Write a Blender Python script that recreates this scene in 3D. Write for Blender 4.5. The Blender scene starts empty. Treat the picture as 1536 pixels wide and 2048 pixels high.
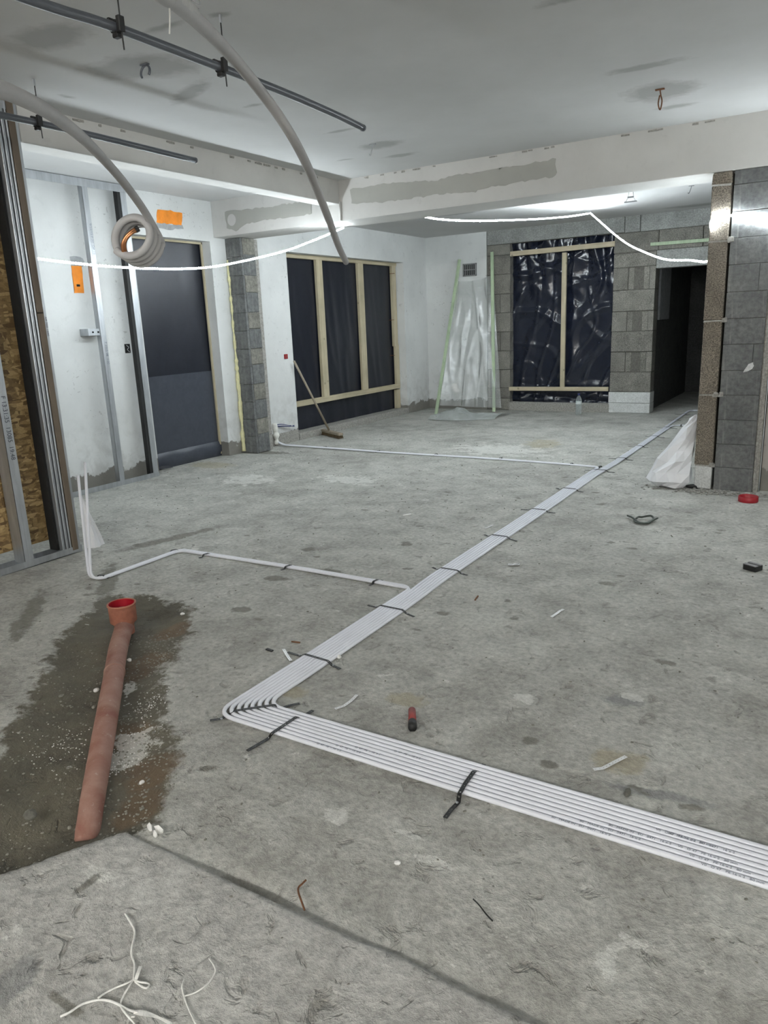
import bpy, bmesh, math, random
import numpy as np
from mathutils import Vector, Matrix

# ------------------------------------------------------------------ camera
CH = 1.3
FPX, PITCH, ROLL, YAW = 1481.6, math.radians(14.235), math.radians(2.4289), math.radians(-31.848)
fw = Vector((math.sin(YAW)*math.cos(PITCH), math.cos(YAW)*math.cos(PITCH), -math.sin(PITCH)))
r0 = Vector((math.cos(YAW), -math.sin(YAW), 0)); u0 = r0.cross(fw)
rr = r0*math.cos(ROLL) - u0*math.sin(ROLL); uu = u0*math.cos(ROLL) + r0*math.sin(ROLL)
CP = Vector((0, 0, CH))
cam_d = bpy.data.cameras.new('camera'); cam = bpy.data.objects.new('camera', cam_d)
bpy.context.scene.collection.objects.link(cam)
cam_d.sensor_fit = 'VERTICAL'; cam_d.sensor_height = 36.0; cam_d.lens = FPX/2048*36.0
cam_d.clip_start = 0.02
M = Matrix((rr, uu, -fw)).transposed().to_4x4(); M.translation = CP
cam.matrix_world = M
S = bpy.context.scene
S.camera = cam
# ------------------------------------------------------------------ world, exposure
w = bpy.data.worlds.new('night'); S.world = w; w.use_nodes = True
w.node_tree.nodes['Background'].inputs[0].default_value = (0.02, 0.025, 0.035, 1)
w.node_tree.nodes['Background'].inputs[1].default_value = 0.3
S.view_settings.view_transform = 'Standard'; S.view_settings.look = 'None'
S.view_settings.gamma = 1.0; S.view_settings.use_curve_mapping = False
S.view_settings.exposure = 0.72
LED = 62.0            # strength of the LED strips
LEDC = (0.86, 0.95, 1.0)
LED2 = 385.0           # added unseen strip behind the camera, fills the dark foreground
FILLC = (1.0, 0.985, 0.95)

rnd = random.Random(7)
C = bpy.context.scene.collection

# surveyed points: where a line of sight meets the floor (height z) or a wall plane
def _ray(x, y):
    return fw*FPX + rr*(x-768) - uu*(y-1024)
def FL(x, y, z=0.0):
    d = _ray(x, y); return CP + d*((z-CH)/d.z)
def PX(x, y, X):
    d = _ray(x, y); return CP + d*(X/d.x)
def PY(x, y, Y):
    d = _ray(x, y); return CP + d*(Y/d.y)
def PD(x, y, dist):
    d = _ray(x, y).normalized(); return CP + d*dist

# ------------------------------------------------------------------ materials
def NM(name):
    m = bpy.data.materials.new(name); m.use_nodes = True
    nt = m.node_tree; b = nt.nodes['Principled BSDF']
    return m, nt, b
def node(nt, t, **kw):
    n = nt.nodes.new(t)
    for k, v in kw.items():
        if k in n.inputs: n.inputs[k].default_value = v
        else: setattr(n, k, v)
    return n
def coords(nt, scale=(1, 1, 1), rot=(0, 0, 0)):
    tc = nt.nodes.new('ShaderNodeTexCoord'); mp = nt.nodes.new('ShaderNodeMapping')
    mp.inputs['Scale'].default_value = scale; mp.inputs['Rotation'].default_value = rot
    nt.links.new(tc.outputs['Object'], mp.inputs[0]); return mp.outputs[0]
def noise(nt, co, scale, detail=5, rough=0.6, dist=0.0):
    n = node(nt, 'ShaderNodeTexNoise', Scale=scale, Detail=detail, Roughness=rough, Distortion=dist)
    nt.links.new(co, n.inputs['Vector']); return n.outputs['Fac']
def ramp(nt, f, stops):
    r = nt.nodes.new('ShaderNodeValToRGB'); e = r.color_ramp.elements
    e[0].position, e[0].color = stops[0][0], (*stops[0][1], 1) if isinstance(stops[0][1], tuple) else (stops[0][1],)*3+(1,)
    e[1].position, e[1].color = stops[-1][0], (*stops[-1][1], 1) if isinstance(stops[-1][1], tuple) else (stops[-1][1],)*3+(1,)
    for p, c in stops[1:-1]:
        x = e.new(p); x.color = (*c, 1) if isinstance(c, tuple) else (c,)*3+(1,)
    nt.links.new(f, r.inputs[0]); return r.outputs[0]
def mix(nt, fac, a, b, mode='MIX'):
    m = nt.nodes.new('ShaderNodeMix'); m.data_type = 'RGBA'; m.blend_type = mode
    for i, v in ((0, fac), (6, a), (7, b)):
        if isinstance(v, (int, float)): m.inputs[i].default_value = v
        elif isinstance(v, tuple): m.inputs[i].default_value = (*v, 1)
        else: nt.links.new(v, m.inputs[i])
    return m.outputs[2]
def math_(nt, op, a, b=0.0, c=0.0):
    m = nt.nodes.new('ShaderNodeMath'); m.operation = op
    for i, v in enumerate((a, b, c)):
        if isinstance(v, (int, float)): m.inputs[i].default_value = v
        else: nt.links.new(v, m.inputs[i])
    return m.outputs[0]
def bump(nt, b, h, strength=0.5, dist=0.01):
    n = node(nt, 'ShaderNodeBump', Strength=strength, Distance=dist)
    nt.links.new(h, n.inputs['Height']); nt.links.new(n.outputs[0], b.inputs['Normal'])
def attr(nt, name):
    a = nt.nodes.new('ShaderNodeAttribute'); a.attribute_name = name; return a.outputs['Fac']

def simple(name, col, rough=0.6, metal=0.0, var=0.12, scale=20, bmp=0.0, objvar=0.0, spec=None, stretch=(1, 1, 1)):
    m, nt, b = NM(name)
    co = coords(nt, stretch)
    f = noise(nt, co, scale)
    c = ramp(nt, f, [(0.3, tuple(x*(1-var) for x in col)), (0.7, tuple(min(1, x*(1+var)) for x in col))])
    if objvar:
        oi = nt.nodes.new('ShaderNodeObjectInfo')
        v = math_(nt, 'MULTIPLY_ADD', oi.outputs['Random'], objvar*2, 1-objvar)
        hs = nt.nodes.new('ShaderNodeHueSaturation'); nt.links.new(v, hs.inputs['Value']); nt.links.new(c, hs.inputs['Color']); c = hs.outputs[0]
    nt.links.new(c, b.inputs['Base Color'])
    b.inputs['Roughness'].default_value = rough; b.inputs['Metallic'].default_value = metal
    if spec is not None: b.inputs['Specular IOR Level'].default_value = spec
    if bmp: bump(nt, b, f, bmp, 0.004)
    return m

def plaster(name, col, dirty=0.0, zdirt=None, dirtcol=(0.20, 0.19, 0.17), bmp=0.25):
    m, nt, b = NM(name); co = coords(nt)
    f1 = noise(nt, co, 1.6, 6, 0.6); f2 = noise(nt, co, 9, 5, 0.6, 0.4); f3 = noise(nt, co, 70, 3)
    c = ramp(nt, f1, [(0.3, tuple(x*0.86 for x in col)), (0.65, col)])
    sp = ramp(nt, f2, [(0.60, 0.0), (0.70, 1.0)])
    c = mix(nt, math_(nt, 'MULTIPLY', sp, 0.16), c, tuple(x*0.55 for x in col))
    # small knocks and chips in the plaster
    f4 = noise(nt, co, 26, 2, 0.5, 1.2); f5 = noise(nt, co, 2.3, 3)
    ch = math_(nt, 'MULTIPLY', ramp(nt, f4, [(0.665, 0.0), (0.69, 1.0)]), ramp(nt, f5, [(0.5, 0.0), (0.6, 1.0)]))
    c = mix(nt, math_(nt, 'MULTIPLY', ch, 0.35*dirty), c, (0.12, 0.11, 0.10))
    if zdirt is not None:
        sx = nt.nodes.new('ShaderNodeSeparateXYZ'); tc = nt.nodes.new('ShaderNodeTexCoord')
        nt.links.new(tc.outputs['Object'], sx.inputs[0])
        zz = math_(nt, 'ADD', sx.outputs[2], math_(nt, 'MULTIPLY', math_(nt, 'SUBTRACT', f2, 0.5), 0.22))
        k = ramp(nt, zz, [(zdirt, 1.0), (zdirt+0.012, 0.0)])
        c = mix(nt, k, c, dirtcol)
        k2 = ramp(nt, zz, [(0.0, 1.0), (0.75, 0.0)])
        k2 = math_(nt, 'MULTIPLY', k2, ramp(nt, f2, [(0.45, 0.0), (0.6, 1.0)]))
        c = mix(nt, math_(nt, 'MULTIPLY', k2, 0.35), c, (0.26, 0.25, 0.22))
    nt.links.new(c, b.inputs['Base Color']); b.inputs['Roughness'].default_value = 0.85
    h = math_(nt, 'ADD', f2, math_(nt, 'MULTIPLY', f3, 0.25))
    bump(nt, b, h, bmp, 0.01)
    return m

def block_mat(name, c1, c2, grain=240, amt=0.7, objvar=0.15, streak=0.0):
    m, nt, b = NM(name); co = coords(nt)
    oi = nt.nodes.new('ShaderNodeObjectInfo')
    vm = nt.nodes.new('ShaderNodeVectorMath'); vm.operation = 'ADD'; nt.links.new(co, vm.inputs[0])
    cb = nt.nodes.new('ShaderNodeCombineXYZ'); nt.links.new(math_(nt, 'MULTIPLY', oi.outputs['Random'], 13.0), cb.inputs[0]); nt.links.new(cb.outputs[0], vm.inputs[1])
    co = vm.outputs[0]
    f1 = noise(nt, co, 7, 5, 0.6); f2 = noise(nt, co, grain/2, 3, 0.7)
    c = ramp(nt, f1, [(0.3, c1), (0.7, c2)])
    g = ramp(nt, f2, [(0.35, 1-amt), (0.62, 1.25)])
    c = mix(nt, 1.0, c, g, 'MULTIPLY')
    if streak:
        s = noise(nt, coords(nt, (30, 30, 1.2)), 1.0, 3)
        c = mix(nt, math_(nt, 'MULTIPLY', ramp(nt, s, [(0.58, 0.0), (0.7, 1.0)]), streak), c, (0.42, 0.41, 0.38))
    hs = nt.nodes.new('ShaderNodeHueSaturation'); nt.links.new(math_(nt, 'MULTIPLY_ADD', oi.outputs['Random'], objvar*2, 1-objvar), hs.inputs['Value']); nt.links.new(c, hs.inputs['Color'])
    nt.links.new(hs.outputs[0], b.inputs['Base Color']); b.inputs['Roughness'].default_value = 0.9
    bump(nt, b, math_(nt, 'ADD', f2, math_(nt, 'MULTIPLY', f1, 0.5)), 0.6*amt+0.1, 0.006)
    return m

def concrete(name, stained=True, base=((0.33, 0.325, 0.295), (0.50, 0.50, 0.46))):
    m, nt, b = NM(name); co = coords(nt)
    f1 = noise(nt, co, 0.9, 7, 0.65, 0.3); f2 = noise(nt, co, 4.5, 7, 0.68, 0.3); f3 = noise(nt, co, 42, 5, 0.7)
    f4 = noise(nt, coords(nt, (1, 1, 1), (0, 0, 0.6)), 14, 4, 0.6, 0.9)
    f = math_(nt, 'ADD', math_(nt, 'MULTIPLY', f1, 0.5), math_(nt, 'MULTIPLY', f2, 0.5))
    c = ramp(nt, f, [(0.41, tuple(x*.93 for x in base[0])), (0.5, tuple((a+d)/2 for a, d in zip(*base))), (0.59, base[1])])
    c = mix(nt, 1.0, c, ramp(nt, f3, [(0.3, 0.68), (0.7, 1.24)]), 'MULTIPLY')
    # scuffs, scrapes and trodden plaster
    k = ramp(nt, f4, [(0.58, 0.0), (0.70, 1.0)]); c = mix(nt, math_(nt, 'MULTIPLY', k, 0.5), c, (0.20, 0.19, 0.165))
    f5 = noise(nt, co, 11, 5, 0.6, 0.5); k = ramp(nt, f5, [(0.64, 0.0), (0.72, 1.0)]); c = mix(nt, math_(nt, 'MULTIPLY', k, 0.4), c, (0.66, 0.66, 0.62))
    v = node(nt, 'ShaderNodeTexVoronoi', Scale=38.0); nt.links.new(co, v.inputs['Vector'])
    sp = ramp(nt, v.outputs['Distance'], [(0.07, 1.0), (0.11, 0.0)])
    c = mix(nt, math_(nt, 'MULTIPLY', sp, ramp(nt, noise(nt, co, 3.1, 2), [(0.5, 0.0), (0.62, 0.9)])), c, (0.62, 0.62, 0.58))
    v = node(nt, 'ShaderNodeTexVoronoi', Scale=23.0); nt.links.new(co, v.inputs['Vector'])
    sp = ramp(nt, v.outputs['Distance'], [(0.06, 1.0), (0.10, 0.0)])
    c = mix(nt, math_(nt, 'MULTIPLY', sp, ramp(nt, noise(nt, co, 2.7, 2), [(0.56, 0.0), (0.66, 0.8)])), c, (0.07, 0.065, 0.055))
    if stained:
        nz = math_(nt, 'MULTIPLY', math_(nt, 'SUBTRACT', noise(nt, co, 9, 6, 0.7), 0.5), 1.0)
        for an, col, amt in (('damp', (0.068, 0.060, 0.040), 0.95), ('brown', (0.10, 0.065, 0.035), 0.7), ('sand', (0.33, 0.29, 0.19), 0.6),
                             ('patch', (0.17, 0.175, 0.175), 0.65), ('white', (0.64, 0.64, 0.60), 0.6), ('dark', (0.13, 0.125, 0.10), 0.75)):
            a = math_(nt, 'ADD', attr(nt, an), math_(nt, 'MULTIPLY', nz, {'white': 2.8, 'patch': 1.3, 'damp': 1.5, 'dark': 1.5, 'sand': 1.3}.get(an, 0.9)))
            k = ramp(nt, a, [(0.42, 0.0), (0.62 if an != 'white' else 0.5, 1.0)])
            if an in ('damp', 'brown'): col = tuple(x*1.25 for x in col)
            cc = mix(nt, math_(nt, 'MULTIPLY_ADD', f2, 2.2, -.6) if an in ('damp', 'brown') else f3, tuple(x*0.6 for x in col), tuple(min(1, x*1.5) for x in col))
            c = mix(nt, math_(nt, 'MULTIPLY', k, amt), c, cc)
    nt.links.new(c, b.inputs['Base Color']); b.inputs['Roughness'].default_value = 0.8
    h = math_(nt, 'ADD', math_(nt, 'MULTIPLY', f2, 1.0), math_(nt, 'MULTIPLY', f3, 0.35))
    h = math_(nt, 'SUBTRACT', h, math_(nt, 'MULTIPLY', ramp(nt, f4, [(0.60, 0.0), (0.72, 1.0)]), 0.35))
    bump(nt, b, h, 0.9, 0.022)
    return m

def osb_mat():
    m, nt, b = NM('oriented_strand_board')
    cols = []
    hs = []
    for i, (sc, rot) in enumerate((((1, 50, 16), 0.5), ((1, 15, 52), -0.4), ((1, 22, 60), 0.9))):
        tc = nt.nodes.new('ShaderNodeTexCoord')
        nz = node(nt, 'ShaderNodeTexNoise', Scale=5.0, Detail=4.0); nt.links.new(tc.outputs['Object'], nz.inputs['Vector'])
        vm = nt.nodes.new('ShaderNodeVectorMath'); vm.operation = 'MULTIPLY_ADD'; nt.links.new(nz.outputs['Color'], vm.inputs[0]); vm.inputs[1].default_value = (0.035,)*3; nt.links.new(tc.outputs['Object'], vm.inputs[2])
        mp = nt.nodes.new('ShaderNodeMapping'); mp.inputs['Rotation'].default_value = (rot, 0, 0); mp.inputs['Scale'].default_value = sc; mp.inputs['Location'].default_value = (i*3, i*7, 1)
        nt.links.new(vm.outputs[0], mp.inputs[0])
        v = node(nt, 'ShaderNodeTexVoronoi', Scale=1.0); nt.links.new(mp.outputs[0], v.inputs['Vector'])
        s = nt.nodes.new('ShaderNodeSeparateColor'); nt.links.new(v.outputs['Color'], s.inputs[0])
        cols.append((s.outputs[0], s.outputs[1])); hs.append(v.outputs['Distance'])
    st = [(0.0, (0.11, 0.062, 0.022)), (0.3, (0.20, 0.125, 0.048)), (0.7, (0.30, 0.20, 0.08)), (1.0, (0.48, 0.34, 0.16))]
    a = ramp(nt, cols[0][0], st); bb = ramp(nt, cols[1][0], st); c3 = ramp(nt, cols[2][0], st)
    k1 = ramp(nt, cols[1][1], [(0.45, 0.0), (0.5, 1.0)]); k2 = ramp(nt, cols[2][1], [(0.65, 0.0), (0.7, 1.0)])
    c = mix(nt, k2, mix(nt, k1, a, bb), c3)
    gr = noise(nt, coords(nt, (1, 60, 200)), 1.0, 3)
    c = mix(nt, 1.0, c, ramp(nt, gr, [(0.3, 0.75), (0.7, 1.15)]), 'MULTIPLY')
    nt.links.new(c, b.inputs['Base Color']); b.inputs['Roughness'].default_value = 0.65
    bump(nt, b, math_(nt, 'ADD', hs[0], hs[1]), 0.3, 0.003)
    return m

def wood(name, c1, c2, axis=2):
    m, nt, b = NM(name)
    sc = [40, 40, 40]; sc[axis] = 1.5
    f = noise(nt, coords(nt, tuple(sc)), 1.0, 4, 0.6, 0.6); g = noise(nt, coords(nt), 3.5, 3)
    c = ramp(nt, f, [(0.3, c1), (0.7, c2)])
    v = node(nt, 'ShaderNodeTexVoronoi', Scale=4.0); nt.links.new(coords(nt), v.inputs['Vector'])
    c = mix(nt, math_(nt, 'MULTIPLY', ramp(nt, v.outputs['Distance'], [(0.05, 1.0), (0.09, 0.0)]), 0.7), c, tuple(x*0.35 for x in c1))
    c = mix(nt, 1.0, c, ramp(nt, g, [(0.3, 0.85), (0.7, 1.1)]), 'MULTIPLY')
    nt.links.new(c, b.inputs['Base Color']); b.inputs['Roughness'].default_value = 0.6
    bump(nt, b, f, 0.2, 0.002)
    return m

def film(name, col, rough=0.22, fine=0.4):
    m, nt, b = NM(name)
    f = noise(nt, coords(nt), 14, 4, 0.6, 1.0)
    nt.links.new(ramp(nt, f, [(0.35, tuple(x*0.9 for x in col)), (0.65, tuple(x*1.12 for x in col))]), b.inputs['Base Color'])
    b.inputs['Roughness'].default_value = rough
    bump(nt, b, f, fine, 0.006)
    return m

def clear_film(name, milky=0.24):
    m, nt, b = NM(name); nt.nodes.remove(b)
    co = coords(nt); f = noise(nt, co, 5, 4, 0.6, 1.0)
    bp = node(nt, 'ShaderNodeBump', Strength=0.25, Distance=0.012); nt.links.new(f, bp.inputs['Height'])
    tr = nt.nodes.new('ShaderNodeBsdfTransparent'); df = nt.nodes.new('ShaderNodeBsdfDiffuse'); df.inputs['Color'].default_value = (0.60, 0.64, 0.62, 1)
    gl = nt.nodes.new('ShaderNodeBsdfGlossy'); gl.inputs['Roughness'].default_value = 0.2
    lw = nt.nodes.new('ShaderNodeLayerWeight'); lw.inputs['Blend'].default_value = 0.45
    for n_ in (df, gl, lw): nt.links.new(bp.outputs[0], n_.inputs['Normal'])
    m1 = nt.nodes.new('ShaderNodeMixShader'); m2 = nt.nodes.new('ShaderNodeMixShader')
    nt.links.new(math_(nt, 'ADD', math_(nt, 'MULTIPLY', lw.outputs['Facing'], 0.35), ramp(nt, f, [(0.3, milky*.7), (0.7, milky*1.3)])), m1.inputs[0])
    nt.links.new(tr.outputs[0], m1.inputs[1]); nt.links.new(df.outputs[0], m1.inputs[2])
    nt.links.new(math_(nt, 'MULTIPLY_ADD', lw.outputs['Fresnel'], 0.42, 0.04), m2.inputs[0])
    nt.links.new(m1.outputs[0], m2.inputs[1]); nt.links.new(gl.outputs[0], m2.inputs[2])
    nt.links.new(m2.outputs[0], nt.nodes['Material Output'].inputs['Surface'])
    return m

def emit(name, col, strength):
    m, nt, b = NM(name)
    b.inputs['Base Color'].default_value = (0.8, 0.8, 0.8, 1)
    b.inputs['Emission Color'].default_value = (*col, 1); b.inputs['Emission Strength'].default_value = strength
    return m

MT = {}
MT['ceiling'] = None
MT['wall'] = plaster('white_wall_plaster', (0.70, 0.71, 0.70), 1.0, 0.13)
MT['wall_clean'] = plaster('grey_skimmed_plaster', (0.60, 0.59, 0.57), 0.2)
MT['beam'] = plaster('beam_plaster', (0.60, 0.59, 0.565), 0.15, None, bmp=0.12)
MT['filler'] = plaster('grey_filler', (0.40, 0.395, 0.36), 0.1, None, bmp=0.1)
MT['orange'] = simple('orange_primer', (0.86, 0.27, 0.02), 0.6, var=0.15, scale=12)
MT['greyfill'] = simple('wet_filler', (0.36, 0.37, 0.38), 0.7, var=0.2)
MT['floor'] = concrete('worn_concrete')
MT['slab'] = concrete('pale_slab_concrete', True, ((0.35, 0.345, 0.32), (0.51, 0.505, 0.475)))
MT['oldplaster'] = plaster('pinkish_old_plaster', (0.42, 0.39, 0.36), 1.0, 0.16)
MT['pumice'] = block_mat('pumice_block', (0.17, 0.163, 0.142), (0.26, 0.25, 0.22), 260, 0.6)
MT['brownblock'] = block_mat('brown_pumice_block', (0.17, 0.145, 0.115), (0.25, 0.215, 0.17), 230, 0.75, 0.08)
MT['greyblock'] = block_mat('smooth_grey_block', (0.105, 0.108, 0.108), (0.155, 0.158, 0.153), 60, 0.22, 0.12, 0.3)
MT['columnblock'] = block_mat('column_block', (0.10, 0.104, 0.104), (0.145, 0.15, 0.146), 60, 0.22, 0.07, 0.2)
MT['columntan'] = block_mat('column_tan_block', (0.145, 0.14, 0.12), (0.215, 0.208, 0.18), 60, 0.3, 0.08, 0.1)
MT['aac'] = block_mat('white_aerated_block', (0.50, 0.51, 0.50), (0.62, 0.63, 0.62), 200, 0.12, 0.05)
MT['lintel'] = block_mat('lintel_concrete', (0.22, 0.225, 0.215), (0.33, 0.335, 0.32), 120, 0.25, 0.1, 0.25)
MT['mortar'] = simple('mortar', (0.30, 0.29, 0.265), 0.95, var=0.35, scale=60, bmp=0.6)
MT['darkmortar'] = simple('dark_joint_mortar', (0.12, 0.115, 0.10), 0.95, var=0.3, scale=60, bmp=0.5)  # darker mortar set back behind the block faces
MT['osb'] = osb_mat()
MT['steel'] = simple('galvanised_steel', (0.46, 0.48, 0.50), 0.38, 0.75, 0.15, 30, 0.1, stretch=(1, 1, 0.15))
MT['timber'] = wood('pale_pine', (0.42, 0.36, 0.24), (0.54, 0.48, 0.34))
MT['timber_h'] = wood('pale_pine_level', (0.44, 0.37, 0.25), (0.57, 0.50, 0.36), 0)
MT['timber_y'] = wood('pale_pine_along', (0.42, 0.36, 0.24), (0.54, 0.48, 0.34), 1)
MT['dusty'] = wood('dusty_broom_wood', (0.24, 0.20, 0.15), (0.34, 0.29, 0.22))
MT['dark_timber'] = wood('dark_brown_board', (0.10, 0.075, 0.05), (0.15, 0.115, 0.08))
MT['green'] = wood('green_treated_batten', (0.36, 0.46, 0.30), (0.48, 0.58, 0.40))
MT['black_film'] = film('black_plastic_film', (0.010, 0.013, 0.024), 0.14, 0.12)
MT['matte_film'] = film('dull_black_film', (0.010, 0.012, 0.020), 0.34, 0.2)
MT['grey_film'] = film('greyish_film', (0.046, 0.052, 0.068), 0.36, 0.04)
MT['clear_film'] = clear_film('clear_film', 0.24)
MT['bag'] = simple('white_bag_plastic', (0.76, 0.76, 0.78), 0.35, var=0.05, scale=8, bmp=0.2)
MT['tube'] = simple('white_pipe', (0.76, 0.77, 0.82), 0.36, var=0.04, scale=6)
MT['copper_tube'] = simple('off_white_insulation', (0.36, 0.355, 0.35), 0.7, var=0.06, scale=14, bmp=0.2)
MT['wrap'] = simple('grey_tape_wrap', (0.42, 0.42, 0.40), 0.7, var=0.12, scale=60)
MT['copper'] = simple('copper', (0.55, 0.25, 0.12), 0.3, 1.0)
MT['black'] = simple('black_steel', (0.018, 0.018, 0.018), 0.45, 0.3, 0.3, 60)
MT['rubber'] = simple('black_rubber', (0.012, 0.012, 0.012), 0.6)
MT['conduit'] = simple('grey_conduit', (0.085, 0.092, 0.105), 0.28, var=0.08, scale=5)
MT['terracotta'] = simple('dusty_orange_sewer_pipe', (0.30, 0.115, 0.07), 0.65, var=0.3, scale=18, bmp=0.3)
MT['pipe_dirty'] = None
MT['redcap'] = simple('bright_red_plastic', (0.30, 0.004, 0.012), 0.4)
MT['oldred'] = simple('pinkish_dust', (0.40, 0.26, 0.23), 0.9)
MT['dullred'] = simple('dull_red_plastic', (0.26, 0.05, 0.045), 0.6)
MT['foam'] = simple('yellow_expanding_foam', (0.72, 0.68, 0.40), 0.8, var=0.12, scale=30, bmp=0.5)
MT['whitefoam'] = simple('white_foam', (0.78, 0.77, 0.72), 0.8, var=0.1, scale=30, bmp=0.5)
MT['white'] = simple('white_scrap', (0.78, 0.77, 0.74), 0.7, var=0.06)
MT['string'] = simple('off_white_cord', (0.80, 0.79, 0.75), 0.85, var=0.1, scale=120, bmp=0.4)
MT['rust'] = simple('rusty_wire', (0.16, 0.07, 0.03), 0.8, 0.2, 0.4, 90)
MT['stone'] = simple('rubble_grey', (0.17, 0.165, 0.14), 0.9, var=0.3, scale=40, bmp=0.7, objvar=0.4)
MT['blue'] = simple('blue_cable_sheath', (0.01, 0.02, 0.12), 0.5)
MT['cable'] = simple('dark_green_cable', (0.035, 0.045, 0.035), 0.5, var=0.3, scale=60)
MT['hole'] = simple('dark_void', (0.008, 0.008, 0.008), 0.9)
MT['vent'] = simple('grey_vent_plastic', (0.22, 0.22, 0.22), 0.6)
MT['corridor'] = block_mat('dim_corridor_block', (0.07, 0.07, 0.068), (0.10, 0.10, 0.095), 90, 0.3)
MT['bristle'] = simple('brown_bristles', (0.10, 0.07, 0.035), 0.9, var=0.4, scale=200, bmp=0.6)
MT['led'] = emit('led_strip_light', LEDC, LED)
MT['bead'] = emit('led_chip_light', LEDC, LED*2.2)
MT['led_far'] = emit('far_led_strip_light', LEDC, LED*1.4)
MT['fill_rear'] = emit('rear_fill_strip_light', FILLC, LED2)
MT['silicone'] = simple('clear_silicone', (0.6, 0.65, 0.65), 0.3)

def bottle_mat():
    m, nt, b = NM('clear_bottle_plastic')
    f = noise(nt, coords(nt), 12, 2)
    nt.links.new(ramp(nt, f, [(0.3, (0.80, 0.88, 0.90)), (0.7, (0.92, 0.96, 0.97))]), b.inputs['Base Color'])
    b.inputs['Roughness'].default_value = 0.08; b.inputs['Transmission Weight'].default_value = 0.85; b.inputs['IOR'].default_value = 1.15
    return m
MT['bottle'] = bottle_mat()

def ceiling_mat():
    m, nt, b = NM('ceiling_plaster'); co = coords(nt)
    f1 = noise(nt, co, 1.1, 5); f2 = noise(nt, co, 8, 5, 0.65, 0.4)
    c = ramp(nt, f1, [(0.3, (0.50, 0.50, 0.49)), (0.7, (0.58, 0.58, 0.575))])
    nz = math_(nt, 'MULTIPLY', math_(nt, 'SUBTRACT', f2, 0.5), 0.7)
    a = math_(nt, 'ADD', attr(nt, 'patch'), nz)
    c = mix(nt, math_(nt, 'MULTIPLY', ramp(nt, a, [(0.30, 0.0), (0.62, 1.0)]), 0.62), c, (0.25, 0.245, 0.23))
    nt.links.new(c, b.inputs['Base Color']); b.inputs['Roughness'].default_value = 0.85
    bump(nt, b, f2, 0.12, 0.01)
    return m
MT['ceiling'] = ceiling_mat()

def dusty_pipe():
    m, nt, b = NM('dusty_terracotta_pipe'); co = coords(nt)
    f = noise(nt, co, 7, 5, 0.6, 0.6); g = noise(nt, co, 40, 4, 0.7)
    c = ramp(nt, f, [(0.35, (0.22, 0.085, 0.058)), (0.65, (0.34, 0.20, 0.155))])
    c = mix(nt, ramp(nt, g, [(0.62, 0.0), (0.7, 0.5)]), c, (0.5, 0.42, 0.36))
    nt.links.new(c, b.inputs['Base Color']); b.inputs['Roughness'].default_value = 0.75
    bump(nt, b, g, 0.3, 0.004)
    return m
MT['pipe_dirty'] = dusty_pipe()

# ------------------------------------------------------------------ mesh helpers
def obj(name, bm, mat, parent=None, smooth=False, kind=None, recenter=False):
    me = bpy.data.meshes.new(name)
    bmesh.ops.recalc_face_normals(bm, faces=bm.faces) if len(bm.faces) < 60000 else None
    bm.to_mesh(me); bm.free()
    if smooth:
        for p in me.polygons: p.use_smooth = True
    me.materials.append(mat)
    o = bpy.data.objects.new(name, me); C.objects.link(o)
    if parent is not None:
        o.parent = parent
        off = Vector(parent.location); p = parent.parent
        while p is not None: off += p.location; p = p.parent
        if off.length > 0: me.transform(Matrix.Translation(-off))
    elif recenter:
        cs = [v.co for v in me.vertices]
        c = Vector(((min(v.x for v in cs)+max(v.x for v in cs))/2, (min(v.y for v in cs)+max(v.y for v in cs))/2, min(v.z for v in cs)))
        me.transform(Matrix.Translation(-c)); o.location = c
    if kind: o['kind'] = kind
    return o
def tag(o, label, cat, group=None):
    o['label'] = label; o['category'] = cat
    if group: o['group'] = group
    return o
def thing(name, label, cat, loc=(0, 0, 0), group=None):
    o = bpy.data.objects.new(name, None); C.objects.link(o); o.location = loc; o.empty_display_size = 0.05
    return tag(o, label, cat, group)
def one(name, bm, mat, label, cat, group=None, smooth=False):
    return tag(obj(name, bm, mat, None, smooth, recenter=True), label, cat, group)
def struct(name, bm, mat, parent=None, smooth=False):
    o = obj(name, bm, mat, parent, smooth)
    if parent is None: o['kind'] = 'structure'
    return o

def B(): return bmesh.new()
def box(bm, x0, x1, y0, y1, z0, z1, bev=0.0, jit=0.0):
    vs = [bm.verts.new((x+rnd.uniform(-jit, jit), y+rnd.uniform(-jit, jit), z+rnd.uniform(-jit, jit))) for x in (x0, x1) for y in (y0, y1) for z in (z0, z1)]
    fs = [bm.faces.new([vs[i] for i in f]) for f in ((0, 1, 3, 2), (4, 6, 7, 5), (0, 4, 5, 1), (2, 3, 7, 6), (0, 2, 6, 4), (1, 5, 7, 3))]
    if bev:
        ed = list({e for f in fs for e in f.edges})
        bmesh.ops.bevel(bm, geom=ed, offset=bev, segments=1, affect='EDGES')
    return bm
def bar(bm, a, b_, wx, wy, up=Vector((0, 0, 1)), bev=0.0):
    """box beam from a to b_, wx = width across, wy = thickness towards 'up' side"""
    a = Vector(a); b_ = Vector(b_); d = (b_-a).normalized(); s = d.cross(up)
    if s.length < 1e-4: s = Vector((1, 0, 0))
    s.normalize(); t = s.cross(d).normalized()
    vs = []
    for p in (a, b_):
        for i, j in ((-1, -1), (1, -1), (1, 1), (-1, 1)): vs.append(bm.verts.new(p + s*wx/2*i + t*wy/2*j))
    fs = [bm.faces.new([vs[i] for i in f]) for f in ((0, 1, 2, 3), (7, 6, 5, 4), (0, 4, 5, 1), (1, 5, 6, 2), (2, 6, 7, 3), (3, 7, 4, 0))]
    if bev: bmesh.ops.bevel(bm, geom=list({e for f in fs for e in f.edges}), offset=bev, segments=1, affect='EDGES')
    return bm
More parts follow.
